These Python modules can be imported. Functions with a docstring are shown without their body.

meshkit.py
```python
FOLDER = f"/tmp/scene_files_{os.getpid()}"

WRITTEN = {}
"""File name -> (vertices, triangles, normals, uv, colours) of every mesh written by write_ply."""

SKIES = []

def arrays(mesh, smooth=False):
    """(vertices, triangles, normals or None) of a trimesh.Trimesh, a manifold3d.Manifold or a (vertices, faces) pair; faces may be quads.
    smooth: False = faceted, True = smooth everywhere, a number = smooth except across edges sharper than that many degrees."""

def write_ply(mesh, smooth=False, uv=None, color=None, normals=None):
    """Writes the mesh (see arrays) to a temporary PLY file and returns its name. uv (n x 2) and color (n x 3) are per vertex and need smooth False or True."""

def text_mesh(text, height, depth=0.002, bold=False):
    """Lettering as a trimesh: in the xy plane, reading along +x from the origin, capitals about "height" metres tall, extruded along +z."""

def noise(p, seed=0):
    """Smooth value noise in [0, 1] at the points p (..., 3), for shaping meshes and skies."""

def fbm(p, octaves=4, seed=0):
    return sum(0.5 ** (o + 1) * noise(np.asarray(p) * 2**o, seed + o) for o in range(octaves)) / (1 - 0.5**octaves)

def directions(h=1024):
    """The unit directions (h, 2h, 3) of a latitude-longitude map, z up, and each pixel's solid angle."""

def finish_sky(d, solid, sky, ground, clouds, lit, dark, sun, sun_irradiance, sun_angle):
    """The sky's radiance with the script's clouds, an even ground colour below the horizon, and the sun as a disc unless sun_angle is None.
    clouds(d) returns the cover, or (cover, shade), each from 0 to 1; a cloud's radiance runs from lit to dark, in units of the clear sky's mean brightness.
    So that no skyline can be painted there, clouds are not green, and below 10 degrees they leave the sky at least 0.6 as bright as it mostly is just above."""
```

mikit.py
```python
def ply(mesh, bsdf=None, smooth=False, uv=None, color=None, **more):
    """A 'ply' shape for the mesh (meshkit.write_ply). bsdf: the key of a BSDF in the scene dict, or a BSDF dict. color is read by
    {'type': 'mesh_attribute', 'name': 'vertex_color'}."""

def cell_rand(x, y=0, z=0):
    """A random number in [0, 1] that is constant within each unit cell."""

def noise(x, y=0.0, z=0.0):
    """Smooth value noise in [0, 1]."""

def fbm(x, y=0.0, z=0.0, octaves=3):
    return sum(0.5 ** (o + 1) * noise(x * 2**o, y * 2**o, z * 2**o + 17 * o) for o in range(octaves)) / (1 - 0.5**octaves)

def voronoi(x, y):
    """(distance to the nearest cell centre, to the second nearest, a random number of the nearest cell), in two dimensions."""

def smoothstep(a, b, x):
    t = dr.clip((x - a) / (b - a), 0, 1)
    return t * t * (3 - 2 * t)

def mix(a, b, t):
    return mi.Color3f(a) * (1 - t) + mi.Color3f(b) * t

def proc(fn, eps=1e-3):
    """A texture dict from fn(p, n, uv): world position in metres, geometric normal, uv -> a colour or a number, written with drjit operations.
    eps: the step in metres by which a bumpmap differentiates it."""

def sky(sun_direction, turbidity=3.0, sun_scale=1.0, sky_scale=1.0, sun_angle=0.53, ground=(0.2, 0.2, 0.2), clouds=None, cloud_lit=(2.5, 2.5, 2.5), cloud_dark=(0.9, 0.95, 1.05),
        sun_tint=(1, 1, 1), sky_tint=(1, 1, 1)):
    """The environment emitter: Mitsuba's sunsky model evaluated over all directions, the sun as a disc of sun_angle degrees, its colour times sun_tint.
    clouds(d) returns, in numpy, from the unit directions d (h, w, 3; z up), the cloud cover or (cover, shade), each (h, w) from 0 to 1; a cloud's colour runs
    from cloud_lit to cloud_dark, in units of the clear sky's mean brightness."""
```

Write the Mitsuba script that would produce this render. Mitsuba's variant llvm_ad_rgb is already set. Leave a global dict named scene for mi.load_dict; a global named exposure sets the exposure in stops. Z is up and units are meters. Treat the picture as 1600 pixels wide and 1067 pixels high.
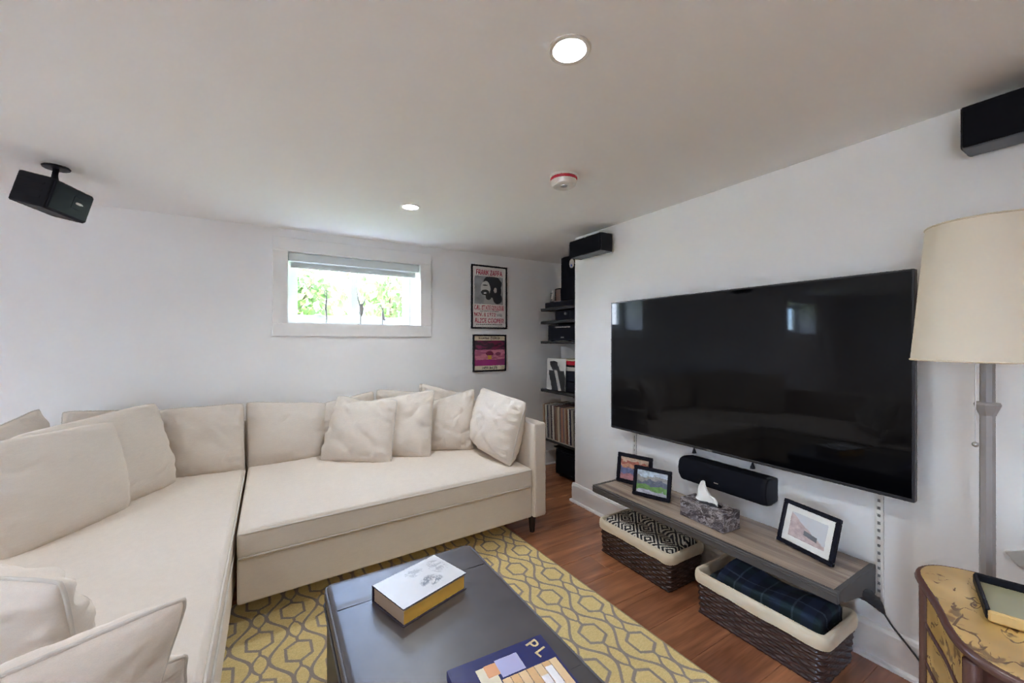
import math, random
import numpy as np, trimesh, drjit as dr, mitsuba as mi, mikit, meshkit
from shapely.geometry import Polygon
from mikit import noise, fbm, voronoi, cell_rand, smoothstep, mix

T4 = mi.ScalarTransform4f
scene, labels = {}, {}

# ------------------------------------------------------------------ camera, sky, exposure
HC = 1.215                                   # eye height; floor z = 0, ceiling z = 2.0
YAW = math.atan2(.518, .855)
FWD = (math.sin(YAW), math.cos(YAW), 0)
scene['camera'] = {'type': 'perspective', 'fov_axis': 'x', 'fov': math.degrees(2 * math.atan(800 / 624)), 'near_clip': .02, 'far_clip': 200,
                   'to_world': T4().look_at(origin=[0, 0, HC], target=[FWD[0], FWD[1], HC], up=[0, 0, 1])}
SUN = 75.0
scene['sky'] = mikit.sky((-.35, -.45, .82), turbidity=3.0, sun_scale=SUN * .5, sky_scale=SUN * 1.6, ground=(.25, .27, .2),
                         clouds=lambda d: .75 * np.clip(meshkit.fbm(d * 3.0, 4, 3) * 2.2 - .55, 0, 1), cloud_lit=(1.6, 1.6, 1.65), cloud_dark=(1.0, 1.02, 1.08), sky_tint=(.84, 1.0, 1.22), sun_tint=(.90, 1.0, 1.12))
exposure = .68
POT_POWER = 560.0
POT_COLOR = (1.0, 1.04, 1.08)

# ------------------------------------------------------------------ materials
def mat(key, d): scene['mat_' + key] = d; return 'mat_' + key
def rgb(c): return {'type': 'rgb', 'value': [float(x) for x in (c if hasattr(c, '__len__') else (c,) * 3)]}
def tw(d): return {'type': 'twosided', 'bsdf': d}
def pri(color, rough=.5, **k): return tw({'type': 'principled', 'base_color': color if isinstance(color, dict) else rgb(color), 'roughness': float(rough), **k})
def plain(key, c, rough=.5, **k): return mat(key, pri(c, rough, **k))
def bumped(key, color, rough, bump, scale, eps=1e-3, **k):
    return mat(key, tw({'type': 'bumpmap', 'arbitrary': mikit.proc(bump, eps), 'scale': float(scale),
                        'bsdf': {'type': 'principled', 'base_color': color if isinstance(color, dict) else rgb(color), 'roughness': float(rough), **k}}))

mat('wall', tw({'type': 'diffuse', 'reflectance': rgb((.86, .86, .86))}))
mat('ceiling', tw({'type': 'diffuse', 'reflectance': rgb((.93, .93, .93))}))
plain('trim', (.86, .86, .86), .35)
plain('blind', (.70, .75, .76), .6)
plain('black', (.006, .006, .008), .42, specular=.10)
plain('black_satin', (.006, .006, .010), .28, specular=.10)
mat('black_cloth', tw({'type': 'diffuse', 'reflectance': rgb((.008, .008, .010))}))
plain('grey_under', (.06, .064, .07), .4)
plain('dark_board', (.014, .013, .013), .45)
plain('baffle', (.30, .29, .28), .5)
plain('white_plastic', (.82, .82, .80), .35)
plain('red_plastic', (.42, .015, .03), .35)
plain('red_gloss', (.55, .01, .03), .25)
plain('chrome', (.75, .75, .75), .2, metallic=1.0)
plain('silver', (.6, .6, .6), .3, metallic=.9)
plain('ink_black', (.02, .02, .022), .6)
plain('ink_red', (.36, .012, .05), .6)
plain('ink_white', (.8, .8, .8), .6)
plain('gold_ink', (.62, .48, .28), .5)
plain('paper', (.80, .79, .76), .7)
plain('cream_paper', (.72, .66, .50), .7)
plain('tv_frame', (.015, .015, .017), .3)
plain('tv_screen', (.001, .001, .0015), .035, specular=.24)
plain('slot_dark', (.22, .22, .22), .6)
plain('lamp_pole', (.27, .245, .23), .45)
plain('dark_wood', (.02, .013, .010), .35)
plain('rubber', (.01, .01, .01), .6)
plain('tissue', (.88, .88, .88), .8)
plain('grey_plate', (.55, .55, .53), .5)
plain('leather_side', (.022, .020, .022), .42)
plain('piping_dark', (.10, .10, .11), .4)
plain('navy', (.020, .022, .10), .3)
plain('lavender', (.42, .42, .66), .45)
plain('orange_ink', (.72, .36, .18), .5)
plain('tan_strip', (.66, .42, .20), .5)
plain('tan_strip_light', (.72, .52, .30), .5)
plain('page_edge', (.40, .30, .22), .8)
plain('gold_edge', (.72, .42, .075), .5)
plain('book_board', (.03, .024, .04), .4)
plain('metal_trim', (.050, .043, .039), .42)
plain('wicker_dark', (.028, .016, .013), .5)
plain('liner', (.70, .63, .50), .9)
plain('mat_board', (.80, .80, .77), .7)
plain('outside_ground', (.16, .22, .07), .9)
mat('glass', {'type': 'thindielectric', 'int_ior': 1.5, 'ext_ior': 1.0})
mat('leaf', {'type': 'principledthin', 'base_color': rgb((.13, .19, .075)), 'roughness': .5, 'diff_trans': .8})
plain('bark', (.12, .08, .05), .8)
mat('shade', {'type': 'principledthin', 'base_color': rgb((.82, .75, .62)), 'roughness': .9, 'diff_trans': .45})
mat('lens', tw({'type': 'diffuse', 'reflectance': rgb((.9, .9, .9))}))

def weave(p, n, uv):
    a = noise(p.x * 900, p.y * 900, p.z * 900)
    b = fbm(p.x * 60, p.y * 60, p.z * 160, 2)
    return mi.Color3f(.70, .635, .565) * (.93 + .08 * a + .06 * b)
mat('linen', pri(mikit.proc(weave), .9, sheen=.15, specular=.12))
plain('linen_piping', (.60, .56, .51), .9)

def leather(p, n, uv):
    return mi.Color3f(.050, .043, .044) * (.8 + .4 * fbm(p.x * 14, p.y * 14, p.z * 14, 3))
def leather_bump(p, n, uv):
    d1, d2, _ = voronoi(p.x * 420, p.y * 420)
    return .6 * (d2 - d1) + .8 * noise(p.x * 60, p.y * 60, p.z * 60)
bumped('leather', mikit.proc(leather), .36, leather_bump, .00018, 4e-4, specular=1.0)

PLW, PLL = .19, 1.25
def wood_grain(x, y, idx):
    s = idx * 37.0
    g = fbm(x * 2.2 + s, y * 26 + s * 2, s, 3)
    w = noise(x * 5.5 + s, y * 9 + 3 * g, s)
    fine = noise(x * 18 + s, y * 240, s)
    return g, w, fine
def floor_col(p, n, uv):
    row = dr.floor(p.y / PLW)
    col = dr.floor((p.x + PLL * cell_rand(row, 7)) / PLL)
    r = cell_rand(row, col, 3)
    g, w, f = wood_grain(p.x, p.y, r)
    c = mix((.13, .042, .020), (.44, .185, .085), .45 * r + .45 * smoothstep(.3, .7, g) + .2 * smoothstep(.3, .75, w))
    return c * (.86 + .22 * f)
mat('floor', pri(mikit.proc(floor_col), .30, specular=.5))
plain('floor_base', (.05, .022, .012), .6)

def shelf_wood(p, n, uv):
    g, w, f = wood_grain(p.y * .8, p.x, .37 + .13 * dr.floor(p.x / .12))
    return mix((.19, .135, .10), (.40, .31, .235), smoothstep(.28, .72, g)) * (.88 + .2 * f)
mat('shelf_wood', pri(mikit.proc(shelf_wood), .5))

RUG_R = math.radians(2.0)
def rug_col(p, n, uv):
    ca, sa = math.cos(RUG_R), math.sin(RUG_R)
    x0, y0 = p.x - 1.118, p.y - 1.797
    x = x0 * ca + y0 * sa; y = -x0 * sa + y0 * ca
    S, P = .1278, .280
    cidx = dr.floor(x / S + .5)
    def col(k):
        xx = x - k * S
        odd = k - 2 * dr.floor(k / 2)
        yy = y - .5 * P * odd
        yy = yy - P * dr.floor(yy / P + .5)
        wv = .064 + .036 * dr.cos(2 * math.pi * yy / P)
        edge = dr.abs(dr.abs(xx) - wv)                                   # ogee boundary
        ax, ay = dr.abs(xx), dr.abs(yy)
        hexd = dr.maximum(ax / .044, ay / .060 + ax / .044 * .42 - .0)
        hx = dr.abs(hexd - 1.0) * .046                                    # hexagon ring
        stem = dr.select((ay > .058) & (ay < .098), ax, mi.Float(1))      # link from hexagon to leaf
        yl = .5 * P - ay
        lw = .026 * (1 - (yl / .056) * (yl / .056))
        leaf = dr.abs(ax - lw) + dr.select(yl > .058, mi.Float(1), mi.Float(0))
        inleaf = (ax < lw - .004) & (yl < .056)
        gap = (yl < .062) & (ax > lw) & (ax < wv)
        return edge, dr.minimum(hx, stem), leaf, inleaf, gap
    e0, h0, l0, in0, g0 = col(cidx)
    e1, _, _, _, _ = col(cidx - 1)
    e2, _, _, _, _ = col(cidx + 1)
    jag = .0022 * (noise(x * 420, y * 420) - .5)
    d = dr.minimum(dr.minimum(e0, dr.minimum(e1, e2)) - .0015, dr.minimum(h0, l0)) + jag
    line = 1 - smoothstep(.0045, .0065, d)
    line = dr.select(in0, line * .999 * dr.select(l0 < .006, mi.Float(1), mi.Float(0)), line)
    base = mix((.62, .49, .21), (.70, .565, .275), noise(x * 90, y * 260))
    c = mix(base * 1.15, (.33, .27, .225), line)
    c = c * (.88 + .24 * noise(x * 500, y * 500))
    return c
mat('rug', pri(mikit.proc(rug_col), .95, sheen=.2))

def tissue_col(p, n, uv):
    a = fbm(p.x * 16, p.y * 22 + p.z * 8, p.z * 30, 4)
    b = fbm(p.x * 60 + 9 * a, p.y * 26, p.z * 60 + 20 * a, 3)
    t = smoothstep(.42, .56, .45 * b + .55 * a)
    return mix((.035, .025, .028), mix((.16, .13, .125), (.34, .32, .33), smoothstep(.4, .65, b)), t)
mat('tissue_box', pri(mikit.proc(tissue_col), .4))

def diamonds(p, n, uv):
    u, v = uv.x, uv.y
    S = .135
    a = dr.abs(u / S - dr.floor(u / S + .5)); b = dr.abs(v / S - dr.floor(v / S + .5))
    r = (a + b) * 5.5
    s = r - dr.floor(r)
    return mix((.018, .018, .02), (.74, .71, .64), 1 - smoothstep(.40, .48, s))
mat('diamonds', pri(mikit.proc(diamonds), .95))

def plaid(p, n, uv):
    u, v = uv.x * 9.0, uv.y * 9.0
    def st(x):
        f = x - dr.floor(x)
        return smoothstep(.1, .14, f) * (1 - smoothstep(.46, .5, f)), dr.select(dr.abs(f - .74) < .03, mi.Float(1), mi.Float(0))
    (a, la), (b, lb) = st(u), st(v)
    c = mix((.006, .008, .016), (.007, .018, .020), a)
    c = mix(c, (.010, .017, .042), b * .7)
    c = mix(c, (.10, .13, .16), dr.maximum(la, lb) * .26)
    return c
mat('plaid', pri(mikit.proc(plaid), .95))

def gilt(p, n, uv):
    a = fbm(p.x * 9, p.y * 9, p.z * 9, 3)
    m = fbm(p.x * 24 + 7, p.y * 34, p.z * 24, 3)
    c = mix((.40, .235, .065), (.58, .38, .14), smoothstep(.3, .7, a))
    q = fbm(p.x * 40 + 3 * m, p.y * 55, p.z * 40, 2)
    w = fbm(p.x * 17 + 1.5 * q, p.y * 23, p.z * 19, 2)
    ln = dr.maximum(1 - smoothstep(.010, .024, dr.abs(w - .47)), .8 * smoothstep(.60, .68, .6 * m + .4 * q))
    c = mix(c, (.075, .028, .014), .85 * ln * smoothstep(.36, .48, q))
    return c
mat('gilt', pri(mikit.proc(gilt), .27, specular=.6, clearcoat=.5, clearcoat_gloss=.9))
plain('gilt_plain', (.62, .42, .15), .3, specular=.6)
plain('bronze', (.085, .036, .026), .27, specular=.6, clearcoat=.4)
plain('orange_wood', (.42, .17, .055), .4)
plain('tray_floor', (.33, .32, .20), .35)

def portrait(p, n, uv):                       # grey halftone photograph of a dark-haired head in profile
    u, v = uv.x, uv.y
    g = mix((.20, .21, .22), (.44, .45, .47), fbm(u * 5, v * 5, 1, 3))
    def ell(cx, cy, rx, ry): return ((u - cx) / rx) * ((u - cx) / rx) + ((v - cy) / ry) * ((v - cy) / ry)
    wob = .25 * (fbm(u * 9, v * 9, 4, 3) - .5)
    neck = ell(.58, .08, .26, .34) + wob
    hair = dr.minimum(dr.minimum(ell(.62, .76, .34, .27), ell(.70, .52, .24, .30)), ell(.80, .22, .17, .20)) + wob
    face = ell(.38, .56, .17, .28) + wob * .5
    c = mix(g, (.40, .40, .40), 1 - smoothstep(.9, 1.05, neck))
    c = mix(c, (.012, .012, .014), 1 - smoothstep(.92, 1.04, hair))
    c = mix(c, (.62, .62, .61), 1 - smoothstep(.9, 1.02, face))
    beard = dr.minimum(ell(.37, .42, .15, .11), ell(.48, .27, .10, .12)) + wob
    c = mix(c, (.02, .02, .02), 1 - smoothstep(.85, 1.05, beard))
    c = mix(c, (.60, .60, .60), 1 - smoothstep(.8, 1.1, ell(.36, .40, .055, .03)))
    c = mix(c, (.05, .05, .05), 1 - smoothstep(.8, 1.2, ell(.36, .68, .09, .025)))
    c = mix(c, (.60, .60, .60), 1 - smoothstep(.8, 1.1, ell(.72, .52, .055, .10)))
    return c
mat('portrait', pri(mikit.proc(portrait), .4))

def album(p, n, uv):                          # plain bands of dark maroon, pink and magenta
    u, v = uv.x, uv.y
    q = fbm(u * 6, v * 14, 2, 3)
    dark = mix((.03, .012, .016), (.16, .01, .045), smoothstep(.45, .7, q))
    pink = mix((.36, .08, .15), (.58, .22, .28), smoothstep(.3, .65, q))
    mag = mix((.22, .03, .10), (.30, .02, .13), smoothstep(.4, .6, noise(u * 2.2, v)))
    c = mix(mag, pink, smoothstep(.24, .26, v + .02 * noise(u * 5)))
    c = mix(c, dark, smoothstep(.62, .66, v + .04 * (noise(u * 6) - .5)))
    d = ((u - .5) / .13) * ((u - .5) / .13) + ((v - .47) / .10) * ((v - .47) / .10)
    c = mix(c, (.13, .008, .03), 1 - smoothstep(.8, 1.1, d + .3 * (q - .5)))
    e = ((u - .78) / .09) * ((u - .78) / .09) + ((v - .46) / .07) * ((v - .46) / .07)
    c = mix(c, (.13, .008, .03), (1 - smoothstep(.8, 1.2, e)) * .9)
    f = dr.maximum(dr.abs(u - .5) / .065, dr.abs(v - .33) / .085)
    return mix(c, (.48, .24, .02), 1 - smoothstep(.9, 1.0, f))
mat('album', pri(mikit.proc(album), .4))

def sketch(p, n, uv):                         # faint pencil scribbles on a white cover
    u, v = uv.x, uv.y
    def ell(cx, cy, rx, ry): return ((u - cx) / rx) * ((u - cx) / rx) + ((v - cy) / ry) * ((v - cy) / ry)
    q = fbm(u * 22, v * 16, 3, 3); s = noise(u * 60 + 20 * q, v * 18)
    h = dr.maximum(1 - smoothstep(.5, 1.1, ell(.58, .30, .17, .22)), .55 * (1 - smoothstep(.6, 1.1, ell(.52, .76, .15, .14))))
    h = dr.maximum(h, .5 * (1 - smoothstep(.6, 1.1, ell(.84, .62, .13, .28))))
    return mix((.62, .63, .65), (.14, .16, .19), h * smoothstep(.42, .62, .5 * q + .5 * s) * .9)
mat('sketch', pri(mikit.proc(sketch), .35))

def scene_photo(bands, seed):
    def fn(p, n, uv):
        u, v = uv.x, uv.y
        q = fbm(u * 7 + seed, v * 7, seed, 3)
        c = mi.Color3f(*bands[0][1:])
        for t, r, g, b in bands[1:]:
            c = mix(c, (r, g, b), smoothstep(t - .03, t + .03, v + .34 * (q - .5)))
        return c * (.75 + .5 * noise(u * 16 + seed, v * 16))
    return fn
mat('photo_street', pri(mikit.proc(scene_photo([(0, .42, .20, .22), (.25, .12, .15, .28), (.52, .50, .26, .17), (.72, .32, .10, .07), (.86, .55, .42, .33)], 3)), .3))
mat('photo_yard', pri(mikit.proc(scene_photo([(0, .42, .43, .50), (.16, .13, .26, .07), (.40, .10, .11, .15), (.58, .27, .26, .25), (.74, .50, .60, .72)], 8)), .3))
def harbour(p, n, uv):
    u, v = uv.x, uv.y
    q = fbm(u * 9, v * 9, 5, 3)
    hill = 1 - smoothstep(.0, .06, v - (.92 - .85 * u) - .15 * (q - .5))
    c = mix((.60, .61, .64), mix((.40, .29, .29), (.62, .52, .50), q * 1.3), hill)
    boat = dr.maximum(dr.abs(u - .60) / .20, dr.abs(v - .30 + .25 * (u - .6)) / .10)
    return mix(c, (.16, .16, .17), 1 - smoothstep(.85, 1.0, boat))
mat('photo_boat', pri(mikit.proc(harbour), .35))
def bw_cover(p, n, uv):                       # black abstract shape on white card
    u, v = uv.x, uv.y
    q = .5 * (fbm(u * 5, v * 5, 8, 3) - .5)
    a = dr.abs(u - .45 - .35 * (.8 - v) + q * .5) - .20 - .22 * (v < .62)
    c = mix((.74, .74, .72), (.015, .015, .015), 1 - smoothstep(-.02, .03, dr.minimum(a, mi.Float(1)) + .4 * smoothstep(.88, .98, v)))
    b = dr.abs(u - .55 - .4 * (.45 - v)) - .07
    c = mix(c, (.60, .60, .60), (1 - smoothstep(-.01, .02, b)) * (1 - smoothstep(.60, .66, v)))
    return c
mat('bw_cover', pri(mikit.proc(bw_cover), .5))
plain('brown_photo', (.16, .10, .075), .5)
SLEEVES = [(.42, .29, .19), (.20, .09, .05), (.70, .68, .62), (.03, .025, .05), (.30, .26, .24), (.36, .33, .29), (.05, .03, .035), (.62, .58, .53), (.12, .06, .05), (.24, .15, .10), (.55, .48, .38), (.13, .09, .10), (.40, .19, .12), (.20, .15, .16)]
for i, c in enumerate(SLEEVES): plain('sleeve_%d' % i, c, .7)

# ------------------------------------------------------------------ mesh helpers
def box(x0, x1, y0, y1, z0, z1, b=.002):
    b = min(b, .45 * min(x1 - x0, y1 - y0, z1 - z0))
    if b <= 0:
        m = trimesh.creation.box((x1 - x0, y1 - y0, z1 - z0)); m.apply_translation(((x0 + x1) / 2, (y0 + y1) / 2, (z0 + z1) / 2)); return m
    pts = []
    for X, sx in ((x0, 1), (x1, -1)):
        for Y, sy in ((y0, 1), (y1, -1)):
            for Z, sz in ((z0, 1), (z1, -1)):
                pts += [(X, Y + sy * b, Z + sz * b), (X + sx * b, Y, Z + sz * b), (X + sx * b, Y + sy * b, Z)]
    return trimesh.convex.convex_hull(np.array(pts))

def rbox(sx, sy, sz, r, n=(16, 16, 6), crown=0.0, seed=0, wr=0.0):
    """soft box centred on the origin, edges rounded by r, optionally crowned on top"""
    s = np.array([sx, sy, sz]) / 2; r = min(r, *(s * .98)); V, Fc = [], []
    def lin(k, h):
        t = np.linspace(-1, 1, k)
        core = t * (h - r)
        e = np.linspace(0, 1, 5)[1:] * r
        return np.concatenate([-(h - r) - e[::-1], core, (h - r) + e])
    L = [lin(n[i], s[i]) for i in range(3)]
    for ax in range(3):
        a, b_ = (ax + 1) % 3, (ax + 2) % 3
        A, B = np.meshgrid(L[a], L[b_], indexing='ij')
        for sg in (-1, 1):
            p = np.zeros(A.shape + (3,)); p[..., a] = A; p[..., b_] = B; p[..., ax] = sg * s[ax]
            base = sum(len(v) for v in V); V.append(p.reshape(-1, 3))
            h, w = A.shape; i = np.arange(h * w).reshape(h, w)
            q = np.stack([i[:-1, :-1], i[1:, :-1], i[1:, 1:], i[:-1, 1:]], -1).reshape(-1, 4) + base
            if sg < 0: q = q[:, ::-1]
            Fc.append(np.vstack([q[:, [0, 1, 2]], q[:, [0, 2, 3]]]))
    p = np.vstack(V); f = np.vstack(Fc)
    q = np.clip(p, -(s - r), s - r); d = p - q; l = np.linalg.norm(d, axis=1, keepdims=True)
    p = q + d / np.maximum(l, 1e-9) * r * (l > 1e-9)
    if crown or wr:
        m = np.clip(1 - (p[:, 0] / s[0]) ** 2, 0, 1) ** .5 * np.clip(1 - (p[:, 1] / s[1]) ** 2, 0, 1) ** .5
        top = np.clip((p[:, 2] / s[2] + 1) / 2, 0, 1)
        p[:, 2] += crown * m * top + wr * (meshkit.fbm(p * np.array([5, 5, 2]) + seed, 3, seed) - .5) * top
    m = trimesh.Trimesh(p, f, process=False); m.merge_vertices(); return m

def tube(path, r, n=8, closed=False):
    P = np.asarray(path, float); N = len(P); r = np.broadcast_to(np.asarray(r, float), (N,))
    tg = (np.roll(P, -1, 0) - np.roll(P, 1, 0)) if closed else np.gradient(P, axis=0)
    tg /= np.maximum(np.linalg.norm(tg, axis=1, keepdims=True), 1e-12)
    u = np.cross(tg[0], [0, 0, 1] if abs(tg[0, 2]) < .9 else [1, 0, 0]); u /= np.linalg.norm(u)
    V = []; a = np.arange(n) * 2 * np.pi / n
    for i in range(N):
        u = u - tg[i] * (u @ tg[i]); u /= np.linalg.norm(u); w = np.cross(tg[i], u)
        V.append(P[i] + r[i] * (np.cos(a)[:, None] * u + np.sin(a)[:, None] * w))
    V = np.vstack(V); F = []
    for i in range(N if closed else N - 1):
        j = (i + 1) % N
        for k in range(n):
            l = (k + 1) % n; F += [(i * n + k, i * n + l, j * n + l), (i * n + k, j * n + l, j * n + k)]
    if not closed:
        V = np.vstack([V, P[0], P[-1]]); c0, c1 = len(V) - 2, len(V) - 1
        for k in range(n):
            l = (k + 1) % n; F += [(c0, l, k), (c1, (N - 1) * n + k, (N - 1) * n + l)]
    return trimesh.Trimesh(V, np.array(F), process=False)

def lathe(profile, c=(0, 0, 0), n=32):
    m = trimesh.creation.revolve(np.array(profile, float), sections=n); m.apply_translation(c); return m
def prism(pts, h0, h1, axis='z'):
    m = trimesh.creation.extrude_polygon(Polygon(pts), h1 - h0, engine='earcut'); m.apply_translation((0, 0, h0))
    if axis == 'y':   # polygon is (x, z), extruded along y
        v = m.vertices.copy(); m.vertices = v[:, [0, 2, 1]]; m.invert()
    if axis == 'x':   # polygon is (y, z), extruded along x
        v = m.vertices.copy(); m.vertices = v[:, [2, 0, 1]]
    return m
def join(*ms): return trimesh.util.concatenate([m for m in ms])
def mv(m, t=(0, 0, 0), rz=0, rx=0, ry=0):
    m = m.copy()
    for a, ax in ((rx, (1, 0, 0)), (ry, (0, 1, 0)), (rz, (0, 0, 1))):
        if a: m.apply_transform(trimesh.transformations.rotation_matrix(math.radians(a), ax))
    m.apply_translation(t); return m
def frame_xf(m, o, ex, ey, ez):
    """local xyz -> world axes"""
    m = m.copy(); M = np.eye(4); M[:3, 0], M[:3, 1], M[:3, 2], M[:3, 3] = ex, ey, ez, o
    m.apply_transform(M); return m
def quad(o, ex, ey, w, h):
    """one flat rectangle with uv 0..1: origin corner o, unit axes ex, ey"""
    o, ex, ey = map(lambda v: np.asarray(v, float), (o, ex, ey))
    v = np.array([o, o + ex * w, o + ex * w + ey * h, o + ey * h]); return (v, np.array([[0, 1, 2], [0, 2, 3]])), np.array([[0, 0], [1, 0], [1, 1], [0, 1.]])

def key_new(k):
    if k not in USED: USED.add(k); return k
    i = 1
    while '%s_%03d' % (k, i) in USED: i += 1
    USED.add('%s_%03d' % (k, i)); return '%s_%03d' % (k, i)
USED = set()
def thing(name, label, cat, group=None):
    k = key_new(name); labels[k] = {'label': label, 'category': cat}
    if group: labels[k]['group'] = group
    return k
def obj(key, mesh, m, smooth=False, uv=None, **more):
    scene[key] = mikit.ply(mesh, 'mat_' + m, smooth=smooth, uv=uv, **more); return key
def part(par, name, mesh, m, smooth=False, label=None, uv=None, kind=None, **more):
    k = key_new(par + '__' + name); obj(k, mesh, m, smooth, uv, **more)
    if label or kind:
        labels[k] = {}
        if label: labels[k]['label'] = label
        if kind: labels[k]['kind'] = kind
    return k
def struct(name, label, mesh=None, m=None, smooth=False):
    k = key_new(name); labels[k] = {'label': label, 'category': name.split('_')[0], 'kind': 'structure'}
    if mesh is not None: obj(k, mesh, m, smooth)
    return k

# ------------------------------------------------------------------ the room
XW, YB, ZC, YE, XA = 1.985, 3.20, 2.0, 2.354, 2.52     # TV wall, back wall, ceiling, end of the TV wall, alcove wall
XL, YN = -5.2, -3.0
fl = struct('floor', 'reddish brown wood plank floor of the whole room', box(XL, XA + .1, YN, YB + .1, -.12, -.0125, 0), 'floor_base')
def crand(x, y=0, z=0):
    x, y, z = (int(math.floor(v)) + 1000000 for v in (x, y, z))
    h = (x * 374761393 + y * 668265263 + z * 2147483647) & 0xffffffff
    h = ((h ^ (h >> 13)) * 1274126177) & 0xffffffff
    return ((h ^ (h >> 16)) & 0xffffff) / 16777215.0
for row in range(math.floor(YN / PLW), math.ceil(YB / PLW)):
    off = PLL * crand(row, 7); y0, y1 = max(row * PLW, YN), min((row + 1) * PLW, YB + .05); far = []
    for col in range(math.floor((XL + off) / PLL), math.ceil((XA + off) / PLL) + 1):
        x0, x1 = max(col * PLL - off, XL), min((col + 1) * PLL - off, XA + .05)
        if x1 - x0 < .02 or y1 - y0 < .02: continue
        m = box(x0 + .0006, x1 - .0006, y0 + .0006, y1 - .0006, -.012, 0, .0012)
        if x1 > -.35 and x0 < 2.5 and y1 > .3: part(fl, 'plank', m, 'floor')
        else: far.append(m)
    if far: part(fl, 'plank_row', join(*far), 'floor', kind='stuff')

LIGHTS = [(.69, .84), (.70, 2.30), (-1.5, 1.50), (-3.7, 2.30), (-3.7, .84), (.69, -.66), (-1.5, -.66), (-3.7, -.66)]  # two in view, one mirrored; the others out of view, lighting the room
cp_ = Polygon([(XL, YN), (XA + .1, YN), (XA + .1, YB + .35), (XL, YB + .35)], [[(x + .046 * math.cos(q), y + .046 * math.sin(q)) for q in np.linspace(0, 2 * math.pi, 33)[:-1]] for x, y in LIGHTS])
m = trimesh.creation.extrude_polygon(cp_, .2, engine='earcut'); m.apply_translation((0, 0, ZC))
struct('ceiling', 'white painted ceiling', m, 'ceiling')
def wall_with_holes(x0, x1, y0, y1, holes):
    P = Polygon([(x0, -.12), (x1, -.12), (x1, ZC), (x0, ZC)], [[(a, c), (b, c), (b, d), (a, d)] for a, b, c, d in holes])
    m = trimesh.creation.extrude_polygon(P, y1 - y0, engine='earcut'); v = m.vertices.copy()
    m.vertices = np.stack([v[:, 0], v[:, 2] + y0, v[:, 1]], 1); m.invert(); return m
WINX = (.58, -3.78)
struct('wall_back', 'white back wall behind the sofa', wall_with_holes(XL, XA + .1, YB, YB + .34, [(c - .478, c + .478, 1.342, 1.85) for c in WINX]), 'wall')
struct('wall_right', 'white wall behind the television', box(XW, XA + .1, YN, YE, -.12, ZC, .003), 'wall')
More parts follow.
